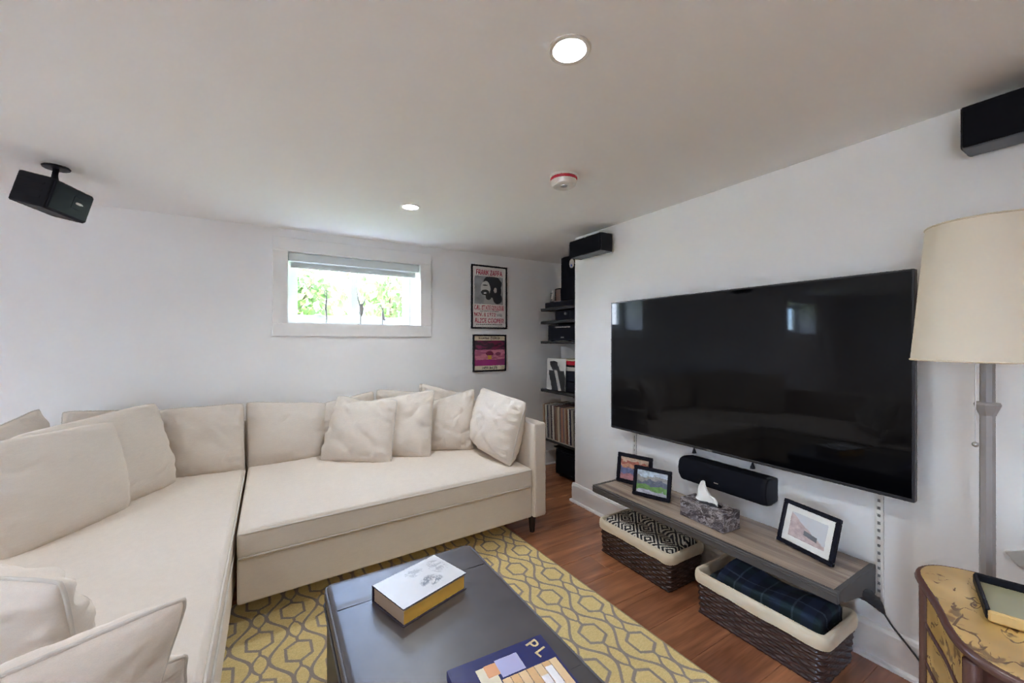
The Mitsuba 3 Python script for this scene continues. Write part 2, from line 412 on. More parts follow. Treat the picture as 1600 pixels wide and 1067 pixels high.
struct('wall_alcove', 'white side wall of the shelf alcove', box(XA, XA + .1, YE - .02, YB, -.12, ZC, 0), 'wall')
DY0, DY1, DZ1 = -2.7, -1.5, 1.95              # unseen glazed door in the far left wall, lets daylight onto the ceiling
struct('wall_left', 'white wall at the far left end', join(box(XL - .1, XL, YN, DY0, -.12, ZC, 0), box(XL - .1, XL, DY1, YB + .34, -.12, ZC, 0), box(XL - .1, XL, DY0, DY1, DZ1, ZC, 0)), 'wall')
gd = struct('door_unseen_1', 'unseen white framed glazed door in the far left wall, daylight for the ceiling')
for y0, y1 in ((DY0, DY1),):
    part(gd, 'door_leaf', join(box(XL - .08, XL - .03, y0, y0 + .06, 0, DZ1), box(XL - .08, XL - .03, y1 - .06, y1, 0, DZ1), box(XL - .08, XL - .03, y0 + .06, y1 - .06, 0, .08), box(XL - .08, XL - .03, y0 + .06, y1 - .06, DZ1 - .06, DZ1)), 'trim')
    v = np.array([(XL - .055, y0 + .055, .07), (XL - .055, y1 - .055, .07), (XL - .055, y1 - .055, DZ1 - .05), (XL - .055, y0 + .055, DZ1 - .05)])
    part(gd, 'pane', (v, np.array([[0, 1, 2], [0, 2, 3]])), 'glass')
plain('paving', (.52, .52, .50), .9)
struct('terrace_unseen', 'unseen pale paved terrace outside the garden door, bounces daylight up to the ceiling', box(XL - 9, XL - .1, -8, 3.0, -.2, -.02, 0), 'paving')  # out of view, placed to throw daylight in through the door
struct('wall_near', 'white wall behind the viewer', box(XL, XA + .1, YN - .1, YN, -.12, ZC, 0), 'wall')
def board_profile_y(x, y0, y1, sgn):          # baseboard along y, projecting to -x when sgn = -1
    return prism([(x, .0), (x + sgn * .016, 0), (x + sgn * .016, .122), (x + sgn * .010, .134), (x + sgn * .004, .14), (x, .14)], y0, y1, 'y')
def shoe_y(x, y0, y1, sgn): return prism([(x + sgn * .016, 0), (x + sgn * .030, 0), (x + sgn * .028, .010), (x + sgn * .022, .016), (x + sgn * .016, .018)], y0, y1, 'y')
k = struct('baseboard_right', 'white baseboard along the television wall')
part(k, 'board', board_profile_y(XW, YN, YE + .016, -1), 'trim'); part(k, 'shoe_moulding', shoe_y(XW, YN, YE + .03, -1), 'trim')
part(k, 'return_board', box(XW - .016, XA, YE, YE + .016, 0, .14, .004), 'trim'); part(k, 'return_shoe', box(XW - .03, XA, YE + .016, YE + .030, 0, .018, .005), 'trim')
k = struct('baseboard_back', 'white baseboard along the back wall')
part(k, 'board', box(XL, XA, YB - .016, YB, 0, .14, .004), 'trim'); part(k, 'shoe_moulding', box(XL, XA, YB - .03, YB - .016, 0, .018, .005), 'trim')
k = struct('baseboard_alcove', 'white baseboard along the alcove wall'); part(k, 'board', board_profile_y(XA, YE + .03, YB - .03, -1), 'trim')

def window(name, c, lab):
    w = struct(name, lab)
    x0, x1, z0, z1 = c - .478, c + .478, 1.342, 1.85
    for nm, b in (('casing_top', (x0 - .09, x1 + .09, YB - .018, YB, z1, z1 + .09)), ('casing_bottom', (x0 - .09, x1 + .09, YB - .018, YB, z0 - .092, z0)),
                  ('casing_side', (x0 - .09, x0, YB - .018, YB, z0, z1)), ('casing_side', (x1, x1 + .09, YB - .018, YB, z0, z1))):
        part(w, nm, box(*b, .004), 'trim')
    for nm, b in (('sill', (x0, x1, YB - .018, YB + .34, z0 - .012, z0 + .004)), ('head_lining', (x0, x1, YB - .018, YB + .34, z1 - .004, z1 + .012)),
                  ('jamb', (x0 - .012, x0 + .004, YB - .018, YB + .34, z0, z1)), ('jamb', (x1 - .004, x1 + .012, YB - .018, YB + .34, z0, z1))):
        part(w, nm, box(*b, .001), 'trim')
    xa, xb, za, zb, ya, yb = x0 + .004, x1 - .004, z0 + .004, z1 - .004, YB + .27, YB + .32
    fr = part(w, 'sash_frame', join(box(xa, xb, ya, yb, za, za + .075), box(xa, xb, ya, yb, zb - .05, zb), box(xa, xa + .075, ya, yb, za + .075, zb - .05),
                                    box(xb - .055, xb, ya, yb, za + .075, zb - .05), box(c - .016, c + .038, ya - .008, yb, za + .075, zb - .05)), 'trim')
    for a, b in ((xa + .075, c - .016), (c + .038, xb - .055)):
        v = np.array([(a, yb - .02, za + .07), (b, yb - .02, za + .07), (b, yb - .02, zb - .045), (a, yb - .02, zb - .045)])
        part(w, 'pane', (v, np.array([[0, 1, 2], [0, 2, 3]])), 'glass')
    return w
window('window_1', WINX[0], 'white framed basement window high in the back wall beside the posters')
window('window_2', WINX[1], 'second basement window further left in the back wall, seen mirrored in the television')

# ------------------------------------------------------------------ outside the window
struct('ground_outside', 'grassy ground outside the window', box(-30, 30, YB + .36, 45, .7, 1.24, 0), 'outside_ground')
def shrub(name, c, R, n, seed, lab):
    rs = np.random.RandomState(seed); t = thing(name, lab, 'shrub', None)
    d = rs.normal(size=(n, 3)); d /= np.linalg.norm(d, axis=1, keepdims=True)
    P = np.array(c) + d * (rs.rand(n, 1) ** .45) * np.array(R); P[:, 2] = np.maximum(P[:, 2], 1.27)
    a = rs.normal(size=(n, 3)); a /= np.linalg.norm(a, axis=1, keepdims=True); b = np.cross(a, rs.normal(size=(n, 3))); b /= np.linalg.norm(b, axis=1, keepdims=True)
    s = .05 + .06 * rs.rand(n, 1)
    V = np.stack([P - a * s, P + b * s * .5, P + a * s, P - b * s * .5], 1).reshape(-1, 3); i = np.arange(n)[:, None] * 4
    part(t, 'foliage', (V, np.vstack([i + [0, 1, 2], i + [0, 2, 3]])), 'leaf', kind='stuff')
    part(t, 'stem', join(*[tube([(c[0], c[1], 1.2), (c[0] + q * .3, c[1], c[2] - .2), (c[0] + q, c[1], c[2] + R[2] * .6)], [.03, .02, .006], 6) for q in (-.3, 0, .3)]), 'bark', True)
shrub('shrub', (.2, 5.6, 1.75), (.75, .5, .55), 500, 5, 'leafy green shrub outside behind the left window pane')
shrub('shrub', (1.6, 6.3, 1.9), (.9, .6, .6), 600, 6, 'leafy green shrub outside behind the right window pane')
shrub('shrub', (.9, 8.5, 2.2), (1.6, .7, 1.1), 700, 7, 'taller pale green shrub further back outside between the two panes')
shrub('shrub', (-3.8, 6.0, 1.8), (1.2, .6, .8), 1500, 8, 'leafy shrub outside the window further left')

# ------------------------------------------------------------------ ceiling fittings
def downlight(x, y, lab):
    t = thing('recessed_downlight', lab, 'ceiling light', 'recessed downlights in the ceiling')
    part(t, 'trim_ring', lathe([(.0445, .002), (.0455, -.003), (.054, -.0045), (.0575, -.003), (.058, 0), (.0445, .002)], (x, y, ZC), 40), 'white_plastic', 30)
    part(t, 'baffle', lathe([(.0445, .001), (.030, .020), (.030, .032), (0, .032), (0, .034), (.032, .034), (.0455, .001)], (x, y, ZC), 40), 'baffle', 30)
    m = trimesh.creation.cylinder(.0295, .003, sections=36); m.apply_translation((x, y, ZC + .021))
    k = part(t, 'lens', m, 'lens', 30)
    scene[k]['emitter'] = {'type': 'area', 'radiance': rgb([POT_POWER * c for c in POT_COLOR])}
for (x, y), w in zip(LIGHTS, ('nearest the viewer, glowing white', 'above the sofa, near the window', 'unseen above the left sofa section, lighting its cushions', 'far left, mirrored in the television', 'unseen at the far left, lighting the room there',
                              'unseen behind the viewer, lighting the room', 'behind and left of the viewer, out of view', 'unseen, far behind and left of the viewer')):
    downlight(x, y, 'recessed round downlight ' + w)

t = thing('smoke_alarm', 'round white smoke alarm with a red band on the ceiling', 'smoke alarm')
ax, ay = 1.195, 1.497
part(t, 'base', lathe([(0, 0), (.066, 0), (.067, -.006), (.064, -.010), (0, -.010)], (ax, ay, ZC), 40), 'white_plastic', 30)
part(t, 'band', lathe([(0, -.009), (.062, -.009), (.064, -.012), (.062, -.023), (0, -.023)], (ax, ay, ZC), 40), 'red_plastic', 30, label='dark red band')
part(t, 'cover', lathe([(0, -.022), (.061, -.022), (.062, -.026), (.057, -.044), (.050, -.049), (0, -.050)], (ax, ay, ZC), 40), 'white_plastic', 30)
part(t, 'test_button', lathe([(0, -.049), (.017, -.049), (.016, -.053), (.012, -.0545), (0, -.055)], (ax - .008, ay - .012, ZC), 24), 'silver', 30, label='small grey button')

# ------------------------------------------------------------------ rug
rg = thing('area_rug', 'golden yellow area rug with a grey trellis and hexagon pattern', 'rug')
c, s = math.cos(RUG_R), math.sin(RUG_R)
m = mv(rbox(1.49, 2.45, .011, .0054, (40, 60, 2)), (0, 0, 0), math.degrees(RUG_R)); m.apply_translation((.605, 1.02, .0057))
part(rg, 'pile', m, 'rug', 40)
ed = np.array([(-.745, -1.225), (.745, -1.225), (.745, 1.225), (-.745, 1.225), (-.745, -1.225)])
pth = np.vstack([np.linspace(ed[i], ed[i + 1], 30, endpoint=False) for i in range(4)])
pth = np.stack([pth[:, 0] * c - pth[:, 1] * s + .605, pth[:, 0] * s + pth[:, 1] * c + 1.02, np.full(len(pth), .0062)], 1)
plain('rug_edge', (.36, .29, .15), .95)
part(rg, 'binding', tube(pth, .0055, 6, True), 'rug_edge', True)

plain('pale_pile', (.72, .70, .66), .95)  # rug added out of view to bounce light onto the ceiling
pr_ = thing('added_bounce_rug', 'added pale fill rug at the far left, bouncing light onto the ceiling', 'rug')
part(pr_, 'pile', mv(rbox(3.3, 4.9, .012, .0055, (10, 10, 2)), (-3.1, -.3, .0062)), 'pale_pile', 40)
# ------------------------------------------------------------------ sofa
sf = thing('sectional_sofa', 'large L-shaped cream linen sectional sofa in the corner', 'sofa')
def shear(m, k=.045, y0=1.98, y1=3.1):
    m = m.copy(); v = m.vertices.copy(); w = np.clip((y1 - v[:, 1]) / (y1 - y0), 0, 1); v[:, 1] += k * (v[:, 0] + .12) * w; m.vertices = v; return m
def rb(x0, x1, y0, y1, z0, z1, r, **k): return mv(rbox(x1 - x0, y1 - y0, z1 - z0, r, **k), ((x0 + x1) / 2, (y0 + y1) / 2, (z0 + z1) / 2))
part(sf, 'base', shear(rb(-.118, 1.395, 1.995, 3.12, .12, .315, .012)), 'linen', 40)
part(sf, 'base', rb(-1.06, -.135, .70, 3.12, .12, .315, .012), 'linen', 40)
seat_r = shear(rb(-.118, 1.392, 1.982, 3.10, .312, .428, .020, n=(40, 30, 5), crown=.030, seed=3, wr=.010))
part(sf, 'seat_cushion', seat_r, 'linen', True)
seat_l = rb(-1.05, -.132, .72, 3.10, .312, .428, .024, n=(30, 46, 5), crown=.030, seed=5, wr=.010)
part(sf, 'seat_cushion', seat_l, 'linen', True)
def welt(pts, r=.0042, n=40):
    P = np.vstack([np.linspace(pts[i], pts[i + 1], n, endpoint=False) for i in range(len(pts) - 1)] + [[pts[-1]]]); return tube(P, r, 6)
def onshear(p): q = np.array(p, float); q[1] += .045 * (q[0] + .12); return q
for z in (.419, .320):
    part(sf, 'piping', welt([onshear((-.112, 1.983, z)), onshear((1.386, 1.983, z))]), 'linen_piping', True)
    part(sf, 'piping', welt([(-.131, .75, z), (-.131, 2.95, z)]), 'linen_piping', True)
part(sf, 'arm', shear(rb(1.396, 1.492, 1.97, 3.19, .12, .705, .016, n=(5, 30, 20))), 'linen', 40)
part(sf, 'arm', rb(-1.2, -.14, .60, .70, .12, .62, .016, n=(30, 5, 12)), 'linen', 40)
part(sf, 'back', rb(-1.05, 1.396, 3.12, 3.19, .12, .70, .016, n=(40, 4, 12)), 'linen', 40)
part(sf, 'back', rb(-1.2, -1.06, .60, 3.19, .12, .70, .016, n=(5, 40, 12)), 'linen', 40)
for x, y in ((1.435, 2.12), (-.05, 2.22), (1.43, 3.1), (-.2, .68), (-1.12, .68), (-1.12, 3.1)):
    part(sf, 'leg', lathe([(0, .0), (.015, .0), (.016, .004), (.026, .125), (0, .125)], (x, y, .0115 if (-.1 < x < 1.3) else 0.0), 16), 'dark_wood', 40, label='short dark tapered leg')

def pillow(c4, T, seed=0, k=.035, wr=.010, n=44, dent=0.0, slump=.18, pw=2.4):
    TL, TR, BR, BL = (np.array(p, float) for p in c4)
    t = np.linspace(-1, 1, n); t = np.sign(t) * (1 - (1 - np.abs(t)) ** 1.25)
    U, V = np.meshgrid(t, t, indexing='ij')
    u = U * (1 - k * (1 - V ** 2)); v = V * (1 - k * .8 * (1 - U ** 2)) - dent * np.exp(-(U / .45) ** 2) * ((V + 1) / 2) ** 2
    rd = 1 - .045 * (U * V) ** 6; u, v = u * rd, v * rd
    a, b = (u[..., None] + 1) / 2, (v[..., None] + 1) / 2
    B = (1 - a) * (1 - b) * BL + a * (1 - b) * BR + a * b * TR + (1 - a) * b * TL
    N = np.cross((TR - TL) + (BR - BL), (TL - BL) + (TR - BR)); N /= np.linalg.norm(N)
    env = np.clip((1 - np.abs(U) ** pw) * (1 - np.abs(V) ** pw), 0, 1)
    h = T / 2 * 1.28 * env ** .50 * (1 - slump * V)
    Q = np.stack([U * 2.2, V * 2.2, 0 * U + seed * 3.7], -1)
    ang = np.arctan2(V, U)
    w1 = meshkit.fbm(Q * 1.1 + 11, 3, seed) - .5
    rim = np.clip(1 - env * 1.3, 0, 1) * np.clip(env * 9, 0, 1)
    w2 = meshkit.noise(np.stack([U * 1.2 + 3 * V, V * 9 + seed, 0 * U + seed], -1), seed + 5) - .5
    w3 = meshkit.noise(np.stack([U * 9 + seed, V * 1.6, 0 * U + seed], -1), seed + 9) - .5
    e8 = np.clip(env * 5, 0, 1)
    w4 = np.abs(meshkit.noise(np.stack([U * 1.5 - V * 1.1 + seed, U * 2.2 + V * 2.8, 0 * U + seed * .7], -1), seed + 21) - .5)
    disp = wr * (2.2 * w1 * e8 + 2.6 * rim * (w2 * np.abs(U) ** 2 + w3 * np.abs(V) ** 2) - .9 * np.exp(-w4 * 16) * e8)
    front = B + N * (h + disp)[..., None]; back = B - N * (h * .85 + .5 * disp)[..., None]
    idx = np.arange(n * n).reshape(n, n)
    q = np.stack([idx[:-1, :-1], idx[1:, :-1], idx[1:, 1:], idx[:-1, 1:]], -1).reshape(-1, 4)
    F = np.vstack([q[:, [0, 1, 2]], q[:, [0, 2, 3]]])
    m = trimesh.Trimesh(np.vstack([front.reshape(-1, 3), back.reshape(-1, 3)]), np.vstack([F, F[:, ::-1] + n * n]), process=False); m.merge_vertices(digits_vertex=6)
    rimpts = np.vstack([B[:-1, 0], B[-1, :-1], B[:0:-1, -1], B[0, :0:-1]])
    return m, rimpts
def cushion(name, lab, c4, T, group=None, pipe=True, **k):
    t = thing(name, lab, 'cushion', group); m, rim = pillow(c4, T, **k)
    part(t, 'cover', m, 'linen', True)
    if pipe: part(t, 'piping', tube(rim, .0042, 6, True), 'linen_piping', True)
    return t
G1, G2 = 'back cushions of the sofa', 'throw cushions on the sofa'
cushion('back_cushion', 'cream back cushion in the sofa corner, left of the seat seam', [(-.555, 3.02, .825), (-.138, 3.03, .83), (-.131, 2.95, .415), (-.52, 2.95, .415)], .14, G1, seed=1)
cushion('back_cushion', 'cream back cushion just right of the sofa corner seam', [(-.133, 3.055, .833), (.337, 3.05, .79), (.325, 2.99, .415), (-.125, 2.99, .412)], .15, G1, seed=2, wr=.008)
cushion('back_cushion', 'cream back cushion half hidden behind the middle throw cushion', [(.255, 3.066, .775), (.66, 3.074, .851), (.672, 3.03, .42), (.26, 3.03, .42)], .12, G1, seed=3)
cushion('back_cushion', 'cream back cushion behind the two throw cushions, under the posters', [(.674, 3.076, .862), (1.15, 3.07, .80), (1.15, 3.03, .42), (.68, 3.03, .42)], .12, G1, seed=4)
cushion('back_cushion', 'cream cushion peeking out between the two right-hand throw cushions', [(.964, 2.955, .905), (1.32, 2.87, .80), (1.32, 2.80, .44), (.97, 2.90, .44)], .10, G1, seed=5)
cushion('throw_cushion', 'square cream throw cushion with a dented top, foremost of the middle group', [(.397, 2.981, .846), (.728, 2.663, .83), (.650, 2.53, .435), (.27, 2.866, .430)], .15, G2, seed=6, dent=.10, wr=.014, k=.045)
cushion('throw_cushion', 'cream throw cushion second in the row, behind the dented one', [(.59, 2.90, .80), (.982, 2.651, .888), (.907, 2.53, .436), (.52, 2.79, .444)], .14, G2, seed=7, wr=.014, k=.045)
cushion('throw_cushion', 'cream throw cushion next to the big one leaning on the arm', [(.93, 2.80, .77), (1.294, 2.664, .872), (1.24, 2.575, .436), (.89, 2.74, .436)], .14, G2, seed=8, wr=.014, k=.05)
cushion('throw_cushion', 'big plump cream cushion leaning against the right sofa arm', [(1.405, 2.77, .862), (1.372, 2.085, .836), (1.270, 2.115, .436), (1.295, 2.67, .45)], .22, G2, seed=9, wr=.018, k=.04)
cushion('back_cushion', 'long cream cushion behind the front pillow on the left sofa section', [(-.881, 2.338, .845), (-.545, 2.938, .882), (-.445, 2.86, .425), (-.75, 2.345, .425)], .17, G1, seed=10, pipe=False, k=.02)
cushion('throw_cushion', 'large pale cushion foremost on the left sofa section', [(-.903, 2.113, .858), (-.631, 2.596, .845), (-.560, 2.524, .432), (-.80, 2.104, .432)], .15, G2, seed=11, pipe=False, k=.02, wr=.006)
cushion('back_cushion', 'cream cushion at the far left, mostly hidden behind the pale pillows', [(-1.00, 2.40, .84), (-.985, 2.93, .885), (-.90, 2.93, .43), (-.91, 2.40, .43)], .12, G1, seed=12)
cushion('back_cushion', 'cream cushion in the far corner with only its top edge showing', [(-.95, 3.06, .845), (-.57, 3.06, .825), (-.56, 3.02, .42), (-.94, 3.02, .42)], .10, G1, seed=13)
cushion('back_cushion', 'cream piped cushion seen from behind at the bottom left', [(-.125, .95, .745), (-.57, .776, .735), (-.60, .86, .44), (-.20, 1.00, .44)][::1], .15, G1, seed=14, wr=.011, k=.05)
cushion('back_cushion', 'cream piped cushion seen from behind, second from the bottom left', [(-.33, 1.075, .768), (-.72, 1.36, .765), (-.70, 1.44, .44), (-.31, 1.15, .44)], .17, G1, seed=15, wr=.014, k=.03)
cushion('throw_cushion', 'low cream cushion under the piped cushion at the bottom left', [(-.150, 1.095, .545), (-.52, 1.01, .54), (-.52, 1.09, .44), (-.16, 1.15, .44)], .09, G2, seed=16, k=.03, wr=.004)

# ------------------------------------------------------------------ ottoman and books
ot = thing('leather_ottoman', 'dark leather ottoman with piped edges in front of the sofa', 'ottoman')
ox0, ox1, oy0, oy1 = .148, .666, .58, 1.42
part(ot, 'body', rb(ox0 + .006, ox1 - .006, oy0 + .006, oy1 - .006, .05, .375, .03, n=(6, 6, 4)), 'leather_side', 40)
def slab(y0, y1):
    m = rb(ox0, ox1, y0, y1, .372, .430, .004, n=(30, 30, 4)); return m
top = rb(ox0, ox1, oy0, oy1, .372, .4285, .022, n=(40, 60, 4), crown=.004)
v = top.vertices.copy()
for ys in (.745, 1.262): v[:, 2] -= .0035 * np.exp(-((v[:, 1] - ys) / .006) ** 2) * (v[:, 2] > .41)
top.vertices = v; part(ot, 'top_cushion', top, 'leather', True)
def rrect(x0, x1, y0, y1, r, z, n=8):
    P = []
    for cx, cy, a0 in ((x1 - r, y1 - r, 0), (x0 + r, y1 - r, 90), (x0 + r, y0 + r, 180), (x1 - r, y0 + r, 270)):
        for a in np.radians(np.linspace(a0, a0 + 90, n)): P.append((cx + r * math.cos(a), cy + r * math.sin(a), z))
    return np.array(P)
def dense(P, d=.02):
    P = np.vstack([P, P[:1]]); out = []
    for i in range(len(P) - 1):
        m = max(1, int(np.linalg.norm(P[i + 1] - P[i]) / d)); out.append(P[i] + (P[i + 1] - P[i]) * np.linspace(0, 1, m, endpoint=False)[:, None])
    return np.vstack(out)
part(ot, 'piping', tube(dense(rrect(ox0 + .004, ox1 - .004, oy0 + .004, oy1 - .004, .022, .4215)), .0035, 6, True), 'piping_dark', True)
part(ot, 'piping', tube(dense(rrect(ox0, ox1, oy0, oy1, .024, .374)), .0035, 6, True), 'piping_dark', True)
for ys in (.745, 1.262): part(ot, 'seam', box(ox0 + .02, ox1 - .02, ys - .0012, ys + .0012, .424, .4292, .0005), 'leather_side')
for x in (ox0 + .06, ox1 - .06):
    for y in (oy0 + .06, oy1 - .06): part(ot, 'leg', lathe([(0, .0115), (.016, .0115), (.022, .055), (0, .055)], (x, y, 0), 14), 'dark_wood', 40)

bk = thing('hardcover_book', 'thick white hardcover book with pencil sketches and gilt page edges on the ottoman', 'book')
o = np.array([.311, 1.086, .4325]); ex = np.array([.221, .07, 0]); W = np.linalg.norm(ex); ex /= W; ey = np.array([-ex[1], ex[0], 0]); D = .163; ez = np.array([0, 0, 1])
def inb(m): return frame_xf(m, o, ex, ey, ez)
part(bk, 'back_board', inb(box(0, W, 0, D, 0, .003, .0008)), 'book_board')
part(bk, 'front_board', inb(box(0, W, 0, D, .047, .050, .0008)), 'book_board')
part(bk, 'spine', inb(box(-.0, W, D - .003, D + .002, 0, .050, .001)), 'book_board')
part(bk, 'page_block', inb(box(.005, W - .005, .006, D - .003, .003, .047, .0006)), 'page_edge')
part(bk, 'gilt_edge', inb(box(.006, W - .006, .0048, .0062, .003, .040, .0003)), 'gold_edge', label='golden fore edge of the pages')
(qv, qf), quv = quad(o + ez * .0503 + ex * .0008 + ey * .0008, ex, ey, W - .0016, D - .001)
part(bk, 'cover_print', (qv, qf), 'sketch', uv=quv)

b2 = thing('picture_book', 'large dark blue picture book with gold letters at the front of the ottoman', 'book')
ex2 = np.array([math.cos(math.radians(-4)), math.sin(math.radians(-4)), 0]); ey2 = np.array([-ex2[1], ex2[0], 0]); o2 = np.array([.333, .598, .4325])
def inb2(m): return frame_xf(m, o2, ex2, ey2, ez)
part(b2, 'back_board', inb2(box(0, .25, 0, .27, 0, .0028, .0006)), 'navy'); part(b2, 'front_board', inb2(box(0, .25, 0, .27, .0192, .022, .0006)), 'navy')
part(b2, 'spine', inb2(box(-.003, .0008, 0, .27, 0, .022, .0008)), 'navy'); part(b2, 'page_block', inb2(box(.001, .245, .004, .266, .0028, .0192, .0004)), 'paper', label='white page edges')
for i in range(7):
    x = .100 + i * .0205
    part(b2, 'cover_strip', inb2(box(x, x + .0195, .0, .188, .022, .0232, .0004)), 'tan_strip' if i % 2 else 'tan_strip_light')
    if i in (4, 5): part(b2, 'white_label', inb2(box(x + .0005, x + .019, .0, .155 + .018 * (i - 4), .0230, .0236, .0003)), 'ink_white')
part(b2, 'lavender_panel', inb2(box(.105, .165, .193, .245, .022, .0224, .0002)), 'lavender')
part(b2, 'cream_panel', inb2(box(.055, .098, .120, .238, .022, .0224, .0002)), 'cream_paper')
part(b2, 'pink_patch', inb2(box(.075, .105, .205, .24, .022, .0228, .0002)), 'orange_ink')
lt = join(mv(meshkit.text_mesh('P', .030, .0006, True), (0, 0, 0), -75), mv(meshkit.text_mesh('L', .030, .0006, True), (.0085, -.032, 0), -75))
part(b2, 'letters', inb2(mv(lt, (.196, .258, .0221))), 'gold_ink', label='gold letters PL')

# ------------------------------------------------------------------ television
tv = thing('television', 'large black flat television mounted on the right wall', 'television')
TX, ty0, ty1, tz0, tz1 = 1.90, .458, 1.892, .657, 1.467
part(tv, 'housing', join(box(TX + .004, TX + .030, ty0, ty1, tz0, tz1, .003), box(TX + .03, TX + .05, ty0 + .12, ty1 - .12, tz0 + .06, tz1 - .12, .006)), 'tv_frame')
for b in ((ty0, ty1, tz1 - .008, tz1), (ty0, ty1, tz0, tz0 + .012), (ty0, ty0 + .008, tz0, tz1), (ty1 - .008, ty1, tz0, tz1)):
    part(tv, 'bezel', box(TX, TX + .012, *b, .002), 'tv_frame')
part(tv, 'screen', box(TX + .002, TX + .006, ty0 + .007, ty1 - .007, tz0 + .011, tz1 - .007, .0004), 'tv_screen', label='glossy dark screen')
lg = meshkit.text_mesh('SONY', .0075, .0006, True); lg.apply_translation(-lg.bounds.mean(0))
part(tv, 'logo', frame_xf(lg, (TX - .0002, 1.21, tz0 + .006), (0, -1, 0), (0, 0, 1), (-1, 0, 0)), 'silver', label='small silver brand lettering')
part(tv, 'wall_mount', join(box(TX + .03, XW, 1.0, 1.06, .72, 1.3, .003), box(TX + .03, XW, 1.38, 1.44, .72, 1.3, .003)), 'black')
for y in (1.335, 1.03):
    part(tv, 'release_cord', join(tube([(TX + .06, y, tz0 + .07), (TX + .06, y, tz0 - .022)], .0012, 6), lathe([(0, 0), (.009, 0), (.0085, -.005), (.002, -.020), (0, -.020)], (TX + .06, y, tz0 - .040), 12) if False else
         mv(lathe([(0, 0), (.011, 0), (.0105, .005), (.0025, .028), (0, .028)], (0, 0, 0), 12), (TX + .06, y, tz0 - .045))), 'black', 30)

# ------------------------------------------------------------------ low shelf under the television
def standard(y, z0, z1, lab):
    t = thing('slotted_standard', lab, 'shelf rail', 'slotted shelf rails on the television wall')
    ms = [box(XW - .011, XW - .001, y - .0125, y - .005, z0, z1, .001), box(XW - .011, XW - .001, y + .005, y + .0125, z0, z1, .001)]
    z = z0
    while z < z1 - .03: ms.append(box(XW - .011, XW - .009, y - .005, y + .005, z, z + .017, 0)); z += .0285
    part(t, 'rail', join(*ms), 'white_plastic'); part(t, 'channel', box(XW - .004, XW, y - .0125, y + .0125, z0, z1, 0), 'slot_dark', label='dark slots')
standard(.575, .19, .90, 'white slotted wall rail below the right end of the television')
standard(1.765, .19, .90, 'white slotted wall rail below the left end of the television')
sh = thing('media_shelf', 'long floating wooden shelf with dark edging below the television', 'shelf')
sx0, sx1, sy0, sy1, sz0, sz1 = 1.635, 1.972, .582, 1.778, .326, .366
part(sh, 'board', box(sx0 + .018, sx1, sy0 + .018, sy1 - .018, sz0 + .004, sz1 - .0015, .001), 'shelf_wood', label='grey brown wood board')
part(sh, 'front_edging', join(box(sx0, sx0 + .018, sy0, sy1, sz0, sz1, .002), box(sx0 - .003, sx0 + .002, sy0, sy1, sz1 - .016, sz1 - .010, .001)), 'metal_trim', label='dark grey edging')
for y in (sy0, sy1 - .018): part(sh, 'end_edging', box(sx0 + .018, sx1, y, y + .018, sz0, sz1, .002), 'metal_trim', label='dark grey edging')
for y in (.575, 1.765):
    part(sh, 'bracket', prism([(XW - .008, sz0), (sx0 + .06, sz0), (sx0 + .06, sz0 - .012), (XW - .04, sz0 - .06), (XW - .008, sz0 - .075)], y - .003 + .012, y + .003 + .012, 'y'), 'metal_trim')

def photo_frame(lab, bl, br, h, lean, bw, photo, matb=0.0, depth=.018, key='photo_frame'):
    """bl, br: bottom corners seen from the front; lean in degrees"""
    t = thing(key, lab, 'photo frame'); bl, br = np.array(bl, float), np.array(br, float)
    W = np.linalg.norm(br - bl); ex = (br - bl) / W; nrm = np.cross(ex, [0, 0, 1]); l = math.radians(lean)
    ey = np.array([0, 0, 1]) * math.cos(l) - nrm * math.sin(l); ez = np.cross(ex, ey)
    o = bl + np.array([0, 0, 1]) * (depth * math.sin(l) + .0005)
    X = lambda m: frame_xf(m, o, ex, ey, ez)
    for b in ((0, W, 0, bw), (0, W, h - bw, h), (0, bw, bw, h - bw), (W - bw, W, bw, h - bw)):
        part(t, 'frame_bar', X(box(b[0], b[1], b[2], b[3], -depth, 0, .003)), 'black_satin')
    part(t, 'backing', X(box(.004, W - .004, .004, h - .004, -depth + .002, -.008, .001)), 'black')
    if matb:
        (v, f), uv = quad(o + ex * bw + ey * bw - ez * .0075, ex, ey, W - 2 * bw, h - 2 * bw); part(t, 'mat_board', (v, f), 'mat_board', label='white mat board')
    q = bw + matb; (v, f), uv = quad(o + ex * q + ey * q - ez * (.0070 if matb else .0075), ex, ey, W - 2 * q, h - 2 * q)
    part(t, 'photo', (v, f), photo, uv=uv)
    # easel leg reaching back to the shelf
    a = o + ex * W * .5 + ey * h * .62 - ez * depth; zf = bl[2] + .001; b = a - nrm * h * .40; b[2] = zf
    w = ex * .03
    part(t, 'easel', trimesh.convex.convex_hull(np.array([a - w, a + w, b - w * 1.3, b + w * 1.3, a - w - nrm * .003, a + w - nrm * .003, b - w * 1.3 - nrm * .003, b + w * 1.3 - nrm * .003])), 'black')
    return t
photo_frame('black photo frame of a sunny street at the left end of the shelf', (1.800, 1.752, sz1), (1.862, 1.545, sz1), .172, 9, .021, 'photo_street')
photo_frame('black photo frame of a green yard, second from the left on the shelf', (1.716, 1.550, sz1), (1.786, 1.358, sz1), .158, 12, .019, 'photo_yard')
photo_frame('black photo frame with white mat and boat picture at the right end of the shelf', (1.848, .876, sz1), (1.793, .658, sz1), .178, 16, .016, 'photo_boat', .024)

